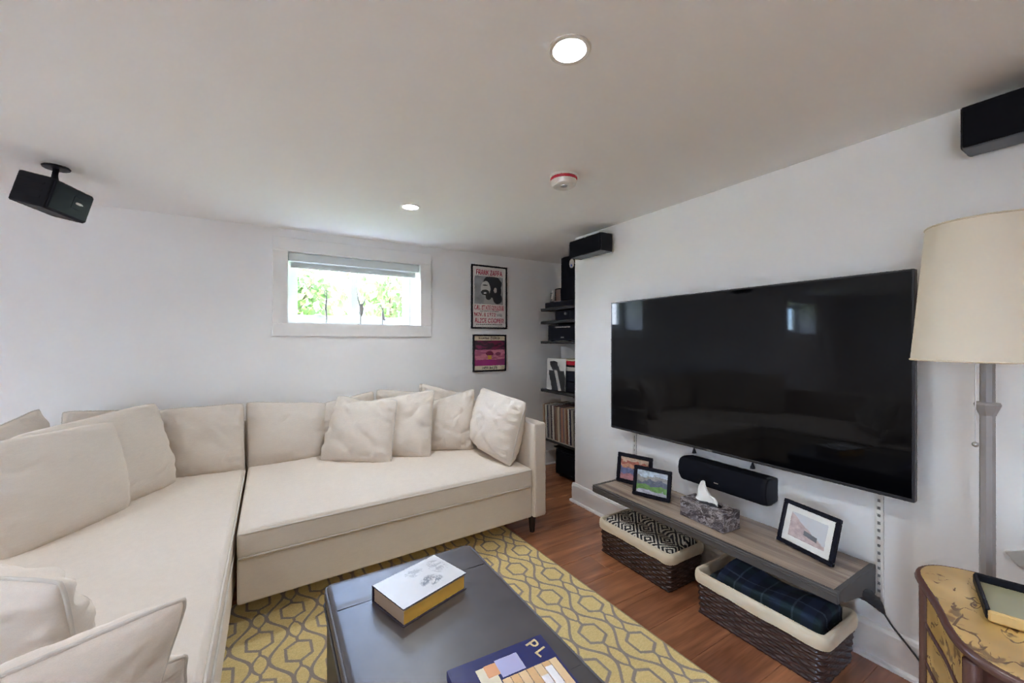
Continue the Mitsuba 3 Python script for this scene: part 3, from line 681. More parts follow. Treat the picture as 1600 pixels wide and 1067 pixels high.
tb = thing('tissue_box', 'dark marbled tissue box on the shelf below the television', 'tissue box')
txf = lambda m: mv(m, (1.724, 1.252, sz1), -4)
part(tb, 'box', txf(box(0, .115, -.232, 0, 0, .086, .003)), 'tissue_box')
part(tb, 'opening', txf(mv(trimesh.creation.cylinder(1, .0012, sections=28), (0, 0, 0)).apply_transform(np.diag([.028, .065, 1, 1])).apply_translation((.0575, -.116, .0862))), 'black')
def tissue_mesh():
    n = 18; U, V = np.meshgrid(np.linspace(-1, 1, n), np.linspace(0, 1, n), indexing='ij')
    w = .058 * (1 - .9 * V) + .004
    x = .0575 + .016 * np.sin(U * 3.2) * (1 - .4 * V) + .012 * V; y = -.100 - U * w - .004 * np.sin(V * 7) + .028 * V
    z = .080 + V * .098 * (1 - .25 * np.abs(U) ** 2)
    P = np.stack([x, y, z], -1).reshape(-1, 3); i = np.arange(n * n).reshape(n, n); q = np.stack([i[:-1, :-1], i[1:, :-1], i[1:, 1:], i[:-1, 1:]], -1).reshape(-1, 4)
    n2 = 10; U, V = np.meshgrid(np.linspace(0, 1, n2), np.linspace(0, 1, n2), indexing='ij')
    P2 = np.stack([.058 + .01 * np.sin(U * 4), -.112 - U * .055, .080 + V * (.042 - .012 * U)], -1).reshape(-1, 3); i2 = np.arange(n2 * n2).reshape(n2, n2) + len(P)
    q2 = np.stack([i2[:-1, :-1], i2[1:, :-1], i2[1:, 1:], i2[:-1, 1:]], -1).reshape(-1, 4)
    return trimesh.Trimesh(np.vstack([P, P2]), np.vstack([q[:, [0, 1, 2]], q[:, [0, 2, 3]], q2[:, [0, 1, 2]], q2[:, [0, 2, 3]]]), process=False)
part(tb, 'tissue', txf(tissue_mesh()), 'tissue', True, label='white tissue sticking up')

cs = thing('centre_speaker', 'long rounded black centre speaker on the wall behind the tissue box', 'speaker')
def cs_prof(s):
    P = [(XW, .592), (1.925, .600), (1.896, .596), (1.882, .575), (1.876, .538), (1.880, .500), (1.895, .478), (1.925, .472), (XW, .480)]
    c = np.array([1.945, .537]); return [tuple(c + (np.array(p) - c) * s) if p[0] < XW - .001 else (XW, c[1] + (p[1] - c[1]) * s) for p in P]
def loft(sections):
    n = len(sections[0][1]); V = np.vstack([[(x, y, z) for x, z in pr] for y, pr in sections]); F = []
    for i in range(len(sections) - 1):
        for k in range(n):
            l = (k + 1) % n; F += [(i * n + k, i * n + l, (i + 1) * n + l), (i * n + k, (i + 1) * n + l, (i + 1) * n + k)]
    for k in range(1, n - 1): F += [(0, k + 1, k), (len(V) - n, len(V) - n + k, len(V) - n + k + 1)]
    m = trimesh.Trimesh(V, F, process=False); m.fix_normals(); return m
part(cs, 'grille', loft([(1.375, cs_prof(.86)), (1.370, cs_prof(.95)), (1.355, cs_prof(1)), (.955, cs_prof(1)), (.948, cs_prof(.98))]), 'black_cloth', 35)
part(cs, 'end_cap', loft([(.949, cs_prof(.985)), (.935, cs_prof(.97)), (.931, cs_prof(.90))]), 'black', 35); part(cs, 'end_cap', loft([(1.384, cs_prof(.78)), (1.375, cs_prof(.865))]), 'black', 35)
part(cs, 'badge', box(1.8755, 1.878, 1.150, 1.172, .515, .519, .0004), 'silver')

# ------------------------------------------------------------------ baskets
def perim(x0, x1, y0, y1, r, n):
    P = dense(rrect(x0, x1, y0, y1, r, 0, 10), .002); L = np.concatenate([[0], np.cumsum(np.linalg.norm(np.diff(np.vstack([P, P[:1]]), axis=0), axis=1))])
    s = np.linspace(0, L[-1], n, endpoint=False); Q = np.vstack([P, P[:1]]); return np.stack([np.interp(s, L, Q[:, i]) for i in range(3)], 1)
def basket(lab, y0, y1, h=.182, x0=1.640, x1=1.905):
    t = thing('wicker_basket', lab, 'basket', 'wicker baskets under the shelf')
    nst = 2 * int((2 * (x1 - x0 + y1 - y0)) / .056); N = nst * 4; rows = 13; M = rows * 4
    C = perim(x0, x1, y0, y1, .03, N)[:, :2]; tg = np.roll(C, -1, 0) - np.roll(C, 1, 0); nr = np.stack([tg[:, 1], -tg[:, 0]], 1); nr /= np.linalg.norm(nr, axis=1, keepdims=True)
    V = []; rs = np.random.RandomState(int(y0 * 100)); jit = rs.rand(rows) * .5
    for j in range(M + 1):
        f = j / M; r = min(int(f * rows), rows - 1); ph = f * rows - r; s = np.arange(N) / 4.0
        d = .0068 * np.sin(math.pi * ph) ** .6 * (.55 + .45 * np.cos(math.pi * (s + r + .15 * jit[r]))) + .0012 * meshkit.noise(np.stack([s * .7, 0 * s + r, 0 * s], -1), 3)
        mid = np.array([(x0 + x1) / 2, (y0 + y1) / 2]); sc = .955 + .045 * f
        p = mid + (C - mid) * sc + nr * d[:, None]; V.append(np.column_stack([p, np.full(N, .004 + f * (h - .02))]))
    V = np.vstack(V); i = np.arange((M + 1) * N).reshape(M + 1, N); j = np.roll(i, -1, 1)
    F = np.stack([i[:-1], j[:-1], j[1:], i[1:]], -1).reshape(-1, 4)
    m = trimesh.Trimesh(V, np.vstack([F[:, [0, 1, 2]], F[:, [0, 2, 3]]]), process=False)
    part(t, 'woven_side', m, 'wicker', True)
    mid = np.array([(x0 + x1) / 2, (y0 + y1) / 2]); a, b = (x1 - x0) / 2 * .955, (y1 - y0) / 2 * .955
    part(t, 'bottom', box(mid[0] - a, mid[0] + a, mid[1] - b, mid[1] + b, .001, .008, .001), 'wicker_dark')
    braid = perim(x0 + .004, x1 - .004, y0 + .004, y1 - .004, .03, 240); braid = mid_scale(braid, mid, .965); braid[:, 2] = .008
    part(t, 'foot_braid', tube(braid, .0065 + .0015 * np.sin(np.arange(240) * 1.3), 6, True), 'wicker', True)
    prof = [(.0095, h - .042), (.0125, h - .030), (.0130, h - .012), (.009, h + .004), (-.002, h + .009), (-.010, h + .003), (-.013, h - .02), (-.014, h - .07), (-.015, .012)]
    N = 260; C = perim(x0, x1, y0, y1, .03, N)[:, :2]; tg = np.roll(C, -1, 0) - np.roll(C, 1, 0); nr = np.stack([tg[:, 1], -tg[:, 0]], 1); nr /= np.linalg.norm(nr, axis=1, keepdims=True)
    V = []
    for k, (d, z) in enumerate(prof):
        w = meshkit.noise(np.column_stack([C * 22, np.full(N, k * .4)]), 5) - .5
        V.append(np.column_stack([C + nr * (d + .004 * w[:, None]), np.full(N, z) + .006 * w * (k < 2) + .003 * w]))
    V = np.vstack(V); i = np.arange(len(prof) * N).reshape(len(prof), N); j = np.roll(i, -1, 1)
    F = np.stack([i[:-1], j[:-1], j[1:], i[1:]], -1).reshape(-1, 4)
    part(t, 'liner', trimesh.Trimesh(V, np.vstack([F[:, [0, 1, 2]], F[:, [0, 2, 3]]]), process=False), 'liner', True, label='cream cloth liner folded over the rim')
    return t
def mid_scale(P, mid, s): P = P.copy(); P[:, :2] = mid + (P[:, :2] - mid) * s; return P
def wick(p, n, uv):
    a = noise(p.x * 90, p.y * 90, p.z * 330); b = noise(p.x * 25, p.y * 25, p.z * 60)
    return mix((.012, .006, .005), (.085, .042, .03), .75 * a * b + .25 * a)
mat('wicker', pri(mikit.proc(wick), .33, specular=.55))
basket('dark wicker basket with cream liner holding a black and white blanket', 1.245, 1.725)
basket('dark wicker basket with cream liner holding a plaid blanket', .62, 1.112)

def cloth(x0, x1, y0, y1, zf, nx=40, ny=60, thick=.02):
    """a folded cloth: top surface z = zf(u, v), closed below; uv in metres"""
    U, V = np.meshgrid(np.linspace(0, 1, nx), np.linspace(0, 1, ny), indexing='ij')
    X = x0 + (x1 - x0) * U; Y = y0 + (y1 - y0) * V; Z = zf(U, V)
    e = np.minimum(np.minimum(U, 1 - U) * (x1 - x0), np.minimum(V, 1 - V) * (y1 - y0)); rd = np.clip(e / thick, 0, 1); Z = Z - thick * (1 - np.sqrt(1 - (1 - rd) ** 2))
    top = np.stack([X, Y, Z], -1).reshape(-1, 3); bot = np.stack([X, Y, np.minimum(Z - .004, zf(U, V) * 0 + .03)], -1).reshape(-1, 3)
    i = np.arange(nx * ny).reshape(nx, ny); q = np.stack([i[:-1, :-1], i[1:, :-1], i[1:, 1:], i[:-1, 1:]], -1).reshape(-1, 4)
    F = np.vstack([q[:, [0, 1, 2]], q[:, [0, 2, 3]]]); b = np.concatenate([i[:-1, 0], i[-1, :-1], i[:0:-1, -1], i[0, :0:-1]]); c2 = np.roll(b, -1); n = nx * ny
    S = np.vstack([np.stack([b, b + n, c2], 1), np.stack([c2, b + n, c2 + n], 1)])
    return trimesh.Trimesh(np.vstack([top, bot]), np.vstack([F, F[:, ::-1] + n, S]), process=False), np.vstack([np.stack([X, Y], -1).reshape(-1, 2)] * 2)
t = thing('folded_blanket', 'black and white diamond patterned blanket folded in the left basket', 'blanket')
m, uv = cloth(1.660, 1.885, 1.265, 1.705, lambda U, V: .172 + .012 * np.sin(U * 3.1) + .018 * V + .004 * meshkit.noise(np.stack([U * 4, V * 5, 0 * U], -1), 2))
a = math.radians(0); part(t, 'top_fold', m, 'diamonds', True, uv=uv)
m, uv = cloth(1.79, 1.884, 1.268, 1.66, lambda U, V: .200 + .010 * np.sin(U * 3.1) + .014 * V, 20, 40)
part(t, 'upper_fold', m, 'diamonds', True, uv=uv)
t = thing('folded_blanket', 'dark green and navy plaid blanket folded in the right basket', 'blanket')
m, uv = cloth(1.662, 1.883, .640, 1.092, lambda U, V: .150 + .012 * np.sin(U * 3.1) + .004 * meshkit.noise(np.stack([U * 4, V * 5, 0 * U], -1), 6))
part(t, 'lower_fold', m, 'plaid', True, uv=uv)
m, uv = cloth(1.700, 1.880, .655, 1.05, lambda U, V: .186 + .020 * np.sin(U * 2.6) + .010 * np.sin(V * 6 + U * 2) + .006 * meshkit.noise(np.stack([U * 5, V * 7, 0 * U], -1), 9), 30, 60, .015)
part(t, 'upper_fold', m, 'plaid', True, uv=uv)

# ------------------------------------------------------------------ adaptor and cord at the right end
t = thing('power_adapter', 'black power adapter with a thin cord hanging by the shelf end', 'power adapter')
body = [(1.80, .632, .300), (1.86, .60, .290), (1.90, .585, .272), (1.935, .565, .235), (1.95, .552, .205)]
part(t, 'plug_lead', tube(body, [.014, .021, .023, .017, .005], 10), 'rubber', True)
part(t, 'cord', tube([(1.95, .552, .205), (1.953, .53, .17), (1.957, .50, .135), (1.960, .47, .10), (1.962, .43, .05), (1.955, .38, .008), (1.945, .30, .005)], .0035, 8), 'rubber', True)

# ------------------------------------------------------------------ chest with lamp behind
ch = thing('painted_chest', 'small gilded bow-front chest with painted scrolls at the lower right', 'chest')
half = [(1.632, -.05), (1.634, .10), (1.632, .20), (1.622, .285), (1.575, .352), (1.500, .366), (1.420, .330), (1.344, .290), (1.263, .258), (1.205, .226), (1.172, .185), (1.160, .12), (1.156, .04), (1.155, -.05)]
full = half + [(x, -.10 - y) for x, y in half[-2:0:-1]]
def chaikin(P, n=2):
    P = np.array(P)
    for _ in range(n):
        Q = np.roll(P, -1, 0); P = np.stack([.75 * P + .25 * Q, .25 * P + .75 * Q], 1).reshape(-1, 2)
    return P
OUT = Polygon(chaikin(full)).buffer(0)
def ring2(poly, z, r):
    P = np.array(poly.exterior.coords)[:-1]; return tube(np.column_stack([P, np.full(len(P), z)]), r, 10, True)
def ext(poly, z0, z1):
    m = trimesh.creation.extrude_polygon(poly, z1 - z0, engine='earcut'); m.apply_translation((0, 0, z0)); return m
part(ch, 'top', ext(OUT.buffer(-.010), .578, .598), 'gilt')
part(ch, 'top_moulding', ring2(OUT.buffer(-.009), .588, .0105), 'bronze', True, label='bronze rim')
body = OUT.buffer(-.024)
part(ch, 'carcass', ext(body, .20, .58), 'bronze')
def shell_panel(y_a, y_b, z0, z1, off=.004):
    """a panel that follows the outline between two outline fractions"""
    line = body.buffer(off).exterior; L = line.length
    pts = [line.interpolate(f * L) for f in np.linspace(y_a, y_b, 24)]
    ctr = np.array([1.40, -.05]); V = []
    for p in pts:
        q = np.array([p.x, p.y]); i = q + (ctr - q) / np.linalg.norm(ctr - q) * .010
        V += [(q[0], q[1], z0 + .003), (q[0], q[1], z1 - .003), (i[0], i[1], z1), (i[0], i[1], z0)]
    V = np.array(V); F = []
    for i in range(len(pts) - 1):
        for k in range(4):
            l = (k + 1) % 4; F += [(i * 4 + k, i * 4 + l, (i + 1) * 4 + l), (i * 4 + k, (i + 1) * 4 + l, (i + 1) * 4 + k)]
    F += [(0, 2, 1), (0, 3, 2)]; n = len(V) - 4; F += [(n, n + 1, n + 2), (n, n + 2, n + 3)]
    m = trimesh.Trimesh(V, F, process=False); m.fix_normals(); return m
line = body.buffer(.004).exterior
def frac(x, y):
    from shapely.geometry import Point
    return line.project(Point(x, y)) / line.length
corner_a, corner_b, corner_c, corner_d = frac(1.49, .345), frac(1.21, .20), frac(1.21, -.30), frac(1.49, -.445)
seg = sorted([corner_a, corner_b, corner_c, corner_d])
spans = [(frac(1.47, .335), frac(1.245, .238)), (frac(1.185, .165), frac(1.185, -.265)), (frac(1.245, -.338), frac(1.47, -.435))]
for (fa, fb), nm in zip(spans, ('side_panel', 'drawer', 'side_panel')):
    lo, hi = min(fa, fb), max(fa, fb)
    if hi - lo > .5: continue
    for z0, z1 in ((.475, .565), (.375, .462), (.235, .362)):
        p_ = part(ch, nm, shell_panel(lo, hi, z0, z1), 'gilt', 25, label='gilded panel')
        if nm == 'drawer': part(p_, 'knob', mv(trimesh.creation.icosphere(2, .011), (1.163, -.05, (z0 + z1) / 2)), 'bronze', True)
for z in (.468, .368, .228): part(ch, 'rail', ring2(OUT.buffer(-.022), z, .0055), 'bronze', True)
for x, y in ((1.195, .205), (1.500, .340), (1.195, -.305), (1.500, -.44)):
    part(ch, 'post', tube([(x, y, .20), (x, y, .40), (x, y, .578)], [.014, .013, .014], 10), 'bronze', True)
    part(ch, 'leg', lathe([(0, 0), (.010, 0), (.013, .02), (.011, .06), (.020, .17), (.024, .22), (0, .22)], (x, y, 0), 16), 'orange_wood', 40, label='orange brown turned leg')
tr = thing('shallow_tray', 'gilt rectangular tray with a dark rim on top of the painted chest', 'tray')
TRX = lambda m: mv(m, (1.353, .205, .6005), 15.5)
part(tr, 'floor', TRX(box(.004, .196, -.30, 0, 0, .006, .001)), 'tray_floor', label='greenish beige inside')
part(tr, 'near_wall', TRX(box(-.004, .006, -.304, .004, 0, .024, .003)), 'gilt_plain'); part(tr, 'far_wall', TRX(box(.192, .202, -.304, .004, 0, .024, .003)), 'black')
for y in (-.307, -.001): part(tr, 'end_wall', TRX(box(.006, .192, y, y + .008, 0, .024, .003)), 'black')

lp = thing('floor_lamp', 'floor lamp with a cream drum shade and grey pole behind the chest', 'lamp')
LX, LY = 1.72, .267
part(lp, 'base', lathe([(0, 0), (.082, 0), (.084, .008), (.078, .016), (.03, .022), (.02, .035), (0, .035)], (LX, LY, 0), 36), 'lamp_pole', 40)
def octa(r0, r1, z0, z1): return lathe([(0, z0), (r0, z0), (r1, z1), (0, z1)], (LX, LY, 0), 8)
part(lp, 'pole', octa(.0165, .0150, .03, 1.012), 'lamp_pole'); part(lp, 'pole', octa(.0150, .0145, 1.035, 1.22), 'lamp_pole')
part(lp, 'collar', lathe([(0, 1.008), (.016, 1.008), (.0265, 1.038), (.024, 1.044), (.0145, 1.046), (0, 1.046)], (LX, LY, 0), 8), 'lamp_pole')
part(lp, 'socket', lathe([(0, 1.22), (.018, 1.22), (.020, 1.28), (0, 1.28)], (LX, LY, 0), 16), 'chrome', 30)
part(lp, 'bulb', lathe([(0, 1.28), (.012, 1.28), (.016, 1.31), (.028, 1.345), (.026, 1.37), (.012, 1.387), (0, 1.39)], (LX, LY, 0), 20), 'white_plastic', True)
RB, RT = .154, .122; zs = np.linspace(1.160, 1.548, 12)
V = []; n = 64
for z in zs:
    r = RB + (RT - RB) * (z - zs[0]) / (zs[-1] - zs[0]); a = np.arange(n) * 2 * np.pi / n; V.append(np.column_stack([LX + r * np.cos(a), LY + r * np.sin(a), np.full(n, z)]))
V = np.vstack(V); i = np.arange(12 * n).reshape(12, n); j = np.roll(i, -1, 1); F = np.stack([i[:-1], j[:-1], j[1:], i[1:]], -1).reshape(-1, 4)
part(lp, 'shade', trimesh.Trimesh(V, np.vstack([F[:, [0, 1, 2]], F[:, [0, 2, 3]]]), process=False), 'shade', True, label='cream drum shade')
plain('shade_trim', (.66, .58, .44), .9)
circ = lambda r, z: np.column_stack([LX + r * np.cos(a), LY + r * np.sin(a), np.full(n, z)])
for r, z in ((RB, 1.161), (RT, 1.547)): part(lp, 'shade_rim', tube(circ(r, z), .0028, 6, True), 'shade_trim', True)
part(lp, 'spider', join(*[tube([(LX, LY, 1.40), (LX + RT * .98 * math.cos(b), LY + RT * .98 * math.sin(b), 1.54)], .002, 6) for b in (0, 2.1, 4.2)] + [tube([(LX, LY, 1.26), (LX + .03, LY, 1.33), (LX, LY, 1.40)], .002, 6)]), 'chrome', True)
cxp, cyp = LX - .025, LY + .018
pc = part(lp, 'pull_chain', tube([(cxp, cyp, 1.25), (cxp, cyp, .93)], .0013, 6), 'silver', True)
part(pc, 'ball', mv(trimesh.creation.icosphere(2, .0075), (cxp, cyp, .926)), 'silver', True)

t = thing('wall_plate', 'grey wall plate at the right edge above the chest', 'wall plate')
part(t, 'plate', prism([(.272, .555), (.235, .574), (.19, .574), (.19, .526), (.245, .524)], XW - .012, XW, 'x'), 'grey_plate')

# ------------------------------------------------------------------ speakers high on the walls
def wall_speaker(y0, y1, z0, z1, lab):
    t = thing('wall_speaker', lab, 'speaker', 'speakers high on the television wall'); x0, x1 = 1.852, 1.965
    part(t, 'cabinet', prism([(x0 + .012, z0 + .004), (x0 + .022, z0), (x1, z0), (x1, z1), (x0 + .012, z1)], y0, y1, 'y'), 'grey_under')
    part(t, 'grille', rb(x0, x0 + .016, y0 + .002, y1 - .002, z0 + .002, z1 - .001, .006, n=(3, 10, 6)), 'black_cloth', 40)
    part(t, 'end_panel', box(x0 + .014, x1 - .002, y0 - .003, y0 + .001, z0 + .002, z1, .001), 'black'); part(t, 'end_panel', box(x0 + .014, x1 - .002, y1 - .001, y1 + .003, z0 + .002, z1, .001), 'black')
    part(t, 'top_panel', box(x0 + .012, x1, y0, y1, z1, z1 + .003, .001), 'black')
    part(t, 'bracket', box(x1, XW, (y0 + y1) / 2 - .04, (y0 + y1) / 2 + .04, z0 + .03, z1 - .03, .003), 'black')
    return t
t = wall_speaker(1.945, 2.262, 1.817, 1.934, 'black box speaker high at the corner where the television wall ends')
part(t, 'badge', mv(trimesh.creation.icosphere(1, .004), (1.852, 2.09, 1.929)), 'silver', True)
wall_speaker(.03, .342, 1.820, 1.948, 'black box speaker high on the wall above the lamp at the right edge')

# surround speaker hanging from the ceiling (corner C-D nearest the viewer)
t = thing('surround_speaker', 'black angled speaker hanging from a round ceiling mount at the upper left', 'speaker')
C_, D_, E_, A_ = map(np.array, ((-.770, 2.426, 1.901), (-.803, 2.428, 1.771), (-.695, 2.600, 1.885), (-.895, 2.483, 1.934)))
ex = E_ - C_; sw = np.linalg.norm(ex); ex /= sw; eyv = A_ - C_; sd = np.linalg.norm(eyv); eyv /= sd; ezv = C_ - D_; shh = np.linalg.norm(ezv); ezv /= shh
SP = lambda m: frame_xf(m, D_, ex, eyv, ezv)
part(t, 'cabinet', SP(mv(rbox(sw, sd - .006, shh, .008, (6, 6, 6)), (sw / 2, sd / 2 + .003, shh / 2))), 'black', 40)
part(t, 'grille', SP(mv(rbox(sw - .012, .012, shh - .012, .006, (6, 3, 6)), (sw / 2, .004, shh / 2))), 'black_satin', 40)
for z in (.035, .065, .095): part(t, 'side_rib', SP(box(-.002, .002, .03, sd - .02, z, z + .012, .001)), 'black')
part(t, 'tweeter_pad', SP(box(sw * .50, sw * .82, -.0035, 0, .045, .100, .003)), 'navy_plastic' if False else 'black_satin')
part(t, 'badge', SP(mv(trimesh.creation.icosphere(3, 1).apply_transform(np.diag([.018, .003, .0055, 1])), (sw * .66, -.004, .072))), 'ink_white', True, label='white oval badge')
part(t, 'ceiling_mount', lathe([(0, 0), (.044, 0), (.046, -.004), (.043, -.009), (0, -.012)], (-.823, 2.600, ZC), 36), 'black', 30)
part(t, 'arm', tube([(-.823, 2.600, ZC - .008), (-.822, 2.585, ZC - .04), (-.812, 2.55, ZC - .075), (-.81, 2.54, ZC - .10)], [.010, .010, .013, .016], 12), 'black', True)

# ------------------------------------------------------------------ pictures on the back wall
def wall_print(key, lab, x0, x1, z0, z1, fw, back):
    t = thing(key, lab, 'framed picture')
    for b in ((x0, x1, z1 - fw, z1), (x0, x1, z0, z0 + fw), (x0, x0 + fw, z0 + fw, z1 - fw), (x1 - fw, x1, z0 + fw, z1 - fw)):
        part(t, 'frame_bar', box(b[0], b[1], YB - .020, YB - .001, b[2], b[3], .002), 'black')
    part(t, 'sheet', box(x0 + fw * .6, x1 - fw * .6, YB - .010, YB - .002, z0 + fw * .6, z1 - fw * .6, 0), back)
    return t
def line_of(t, txt, xc, z, h, w, m, name='lettering'):
    """lettering fitted to width w, centred at xc, baseline z, on the sheet facing -y"""
    l = meshkit.text_mesh(txt, h, .0008, True); b = l.bounds; l.apply_translation((-(b[0, 0] + b[1, 0]) / 2, 0, 0)); l.apply_transform(np.diag([w / (b[1, 0] - b[0, 0]), 1, 1, 1]))
    part(t, name, frame_xf(l, (xc, YB - .0101, z), (1, 0, 0), (0, 0, 1), (0, -1, 0)), m)
t = wall_print('concert_poster', 'tall black framed concert poster with red lettering beside the window', 1.513, 1.876, 1.330, 1.897, .013, 'paper')
xc = 1.6945
line_of(t, 'FRANK ZAPPA', xc, 1.812, .044, .265, 'ink_red')
(v, f), uv = quad((1.545, YB - .0104, 1.550), (1, 0, 0), (0, 0, 1), .290, .250); part(t, 'portrait', (v, f), 'portrait', uv=uv, label='grey photograph of a dark-haired head')
line_of(t, 'CAL. STATE COLLEGE', xc, 1.500, .038, .300, 'ink_red'); line_of(t, 'FULLERTON, CALIFORNIA', xc, 1.484, .009, .190, 'ink_black')
line_of(t, 'NOV. 8 1972', xc - .045, 1.442, .030, .215, 'ink_red'); part(t, 'small_print', join(*[box(xc + .080 + i * .011, xc + .080 + i * .011 + .008, YB - .0106, YB - .0099, z, z + .006, 0) for i in range(5) for z in (1.446, 1.460)]), 'ink_black')
line_of(t, 'ALICE COOPER', xc, 1.384, .038, .295, 'ink_red')
for k_, (z, w) in enumerate(((1.366, .27), (1.350, .29))): part(t, 'small_print', join(*[box(xc - w / 2 + i * w / 14, xc - w / 2 + (i + .8) * w / 14, YB - .0106, YB - .0099, z, z + (.006 if k_ == 0 else .002), 0) for i in range(14)]), 'ink_black')
t = wall_print('album_cover', 'small square framed album cover in pinks below the concert poster', 1.529, 1.866, .945, 1.277, .013, 'cream_paper')
(v, f), uv = quad((1.542, YB - .0104, .998), (1, 0, 0), (0, 0, 1), .311, .226); part(t, 'picture', (v, f), 'album', uv=uv, label='pink and maroon bands')
line_of(t, 'FRANK ZAPPA', 1.6975, 1.234, .020, .215, 'gold_ink_dark' if False else 'bronze'); line_of(t, 'HOT RATS', 1.6975, .966, .022, .150, 'ink_black')

bl = thing('roller_blind', 'pale grey roller blind rolled up at the top of the window', 'blind')
part(bl, 'cassette', rb(.110, 1.050, YB + .015, YB + .085, 1.782, 1.845, .010, n=(8, 4, 4)), 'blind', 40)
part(bl, 'fabric', box(.125, 1.035, YB + .058, YB + .061, 1.755, 1.79, .001), 'blind'); part(bl, 'bottom_bar', rb(.125, 1.035, YB + .050, YB + .068, 1.742, 1.762, .005, n=(8, 3, 3)), 'blind', 40)

def figurine(x, h, lab, shape):
    t = thing('wire_figurine', lab, 'figurine', 'slender figurines on the window sill'); y, z = YB + .05, 1.346
    part(t, 'base', lathe([(0, 0), (.024, 0), (.024, .003), (.004, .006), (0, .006)], (x, y, z), 20), 'pewter', 30)
    P = lambda q: [(x + a, y, z + b * h) for a, b in q]
    if shape == 0: ms = [tube(P([(0, 0), (.004, .2), (-.003, .45), (.003, .72), (0, .8)]), [.003, .004, .0075, .006, .003], 8), tube(P([(0, .8), (-.011, .86), (-.010, .95), (0, 1.0), (.006, .94), (.004, .84), (0, .8)]), .0028, 8)]
    if shape == 1: ms = [tube(P([(0, 0), (0, .22), (.003, .35), (.005, .50), (0, .62)]), [.003, .004, .018, .020, .010], 8), tube(P([(-.004, .55), (-.018, .75), (-.026, 1.0)]), [.008, .005, .003], 8), tube(P([(.008, .55), (.022, .66), (.036, .80)]), [.008, .005, .003], 8)]
    if shape == 2: ms = [tube(P([(0, 0), (0, .25), (.006, .35), (.002, .52), (.004, .70)]), [.003, .004, .014, .008, .005], 8), tube(P([(.004, .68), (-.012, .84), (-.034, .98)]), [.005, .004, .002], 8), tube(P([(.002, .3), (.022, .22), (.01, .2)]), [.008, .005, .003], 8)]
    part(t, 'body', join(*ms), 'pewter', True)
plain('pewter', (.30, .29, .27), .4, metallic=.5)
figurine(.356, .255, 'slender metal figurine with a looped head, left on the window sill', 0)
figurine(.600, .255, 'slender metal figurine with two raised arms, middle of the window sill', 1)
figurine(.765, .175, 'small bent metal figurine, right on the window sill', 2)

# ------------------------------------------------------------------ alcove shelves and what stands on them
XS = 2.205
for z0, z1, y1, lab in ((1.500, 1.528, 3.115, 'top black alcove shelf, below the tall speaker'), (1.379, 1.406, 3.115, 'second black alcove shelf from the top'), (1.195, 1.218, 3.115, 'black alcove shelf carrying the receiver'),
                        (.741, .768, 3.115, 'black alcove shelf carrying the black and white cover'), (.292, .317, 3.115, 'lowest alcove shelf carrying the records')):
    t = thing('alcove_shelf', lab, 'shelf', 'black shelves in the alcove')
    part(t, 'board', box(XS, XA - .001, YE + .003, y1, z0, z1, .003), 'dark_board' if z0 > .3 else 'shelf_low')
    if z0 < .3: part(t, 'front_edge', box(XS - .004, XS, YE + .003, y1, z0, z1 - .004, .001), 'dark_board')
    for y in ((2.56, 2.98) if .7 < z0 < 1.3 else (2.375, 3.095)): part(t, 'bracket', prism([(XA - .001, z0), (XS + .07, z0), (XS + .07, z0 - .012), (XA - .05, z0 - .045), (XA - .001, z0 - .09)], y, y + .006, 'y'), 'white_plastic', label='white bracket')
plain('shelf_low', (.30, .25, .22), .5)
t = thing('bookshelf_speaker', 'tall black speaker with a white oval badge on the top alcove shelf', 'speaker')
part(t, 'cabinet', box(2.258, 2.48, 2.60, 2.857, 1.580, 1.972, .004), 'black'); part(t, 'grille', box(2.245, 2.258, 2.605, 2.852, 1.586, 1.966, .004), 'black_cloth')
ov = trimesh.creation.icosphere(3, 1); ov.apply_transform(np.diag([.004, .034, .040, 1])); part(t, 'badge', mv(ov, (2.243, 2.70, 1.893)), 'white_plastic', True, label='white oval badge')
plain('blue_ink', (.05, .09, .42), .5); ov = trimesh.creation.icosphere(2, 1); ov.apply_transform(np.diag([.002, .013, .010, 1])); part(t, 'badge_mark', mv(ov, (2.2388, 2.70, 1.876)), 'blue_ink', True)
def component(lab, y0, y1, z0, z1, extra=()):
    t = thing('hifi_component', lab, 'stereo component'); part(t, 'case', box(2.246, 2.50, y0, y1, z0 + .004, z1, .003), 'black'); part(t, 'front_panel', box(2.236, 2.246, y0, y1, z0 + .004, z1, .002), 'black_satin')
    part(t, 'feet', join(*[box(x, x + .02, y, y + .02, z0, z0 + .004, 0) for x in (2.26, 2.46) for y in (y0 + .02, y1 - .04)]), 'rubber')
    for k_, (kind, y, z, a, b) in enumerate(extra):
        if kind == 'knob': part(t, 'knob', mv(trimesh.creation.cylinder(a, .016, sections=20), (2.229, y, z), 0, 0, 90), 'silver', 30)
        if kind == 'bar': part(t, 'marking', join(*[box(2.2352, 2.2364, y - i * a / b, y - (i + .7) * a / b, z, z + .008, 0) if False else box(2.2352, 2.2364, y - (i + .7) * a / b, y - i * a / b, z, z + .008, 0) for i in range(b)]), 'ink_white')
    return t
component('slim black stereo component under the tall speaker on the top alcove shelf', 2.42, 3.085, 1.528, 1.579)
component('black stereo component with a silver knob on the second alcove shelf', 2.42, 2.93, 1.406, 1.492, [('knob', 2.765, 1.462, .011, 0)])
component('black receiver with white markings on the third alcove shelf', 2.46, 3.035, 1.218, 1.366, [('bar', 2.93, 1.340, .22, 12), ('bar', 2.84, 1.248, .04, 4)])
component('black stereo component at the bottom of the stack behind the cover picture', 2.42, 3.00, .768, .862, [('bar', 2.80, .80, .03, 3)])
component('black stereo component stacked second behind the cover picture', 2.42, 2.86, .863, .955)
plain('box_white', (.66, .64, .62), .6)
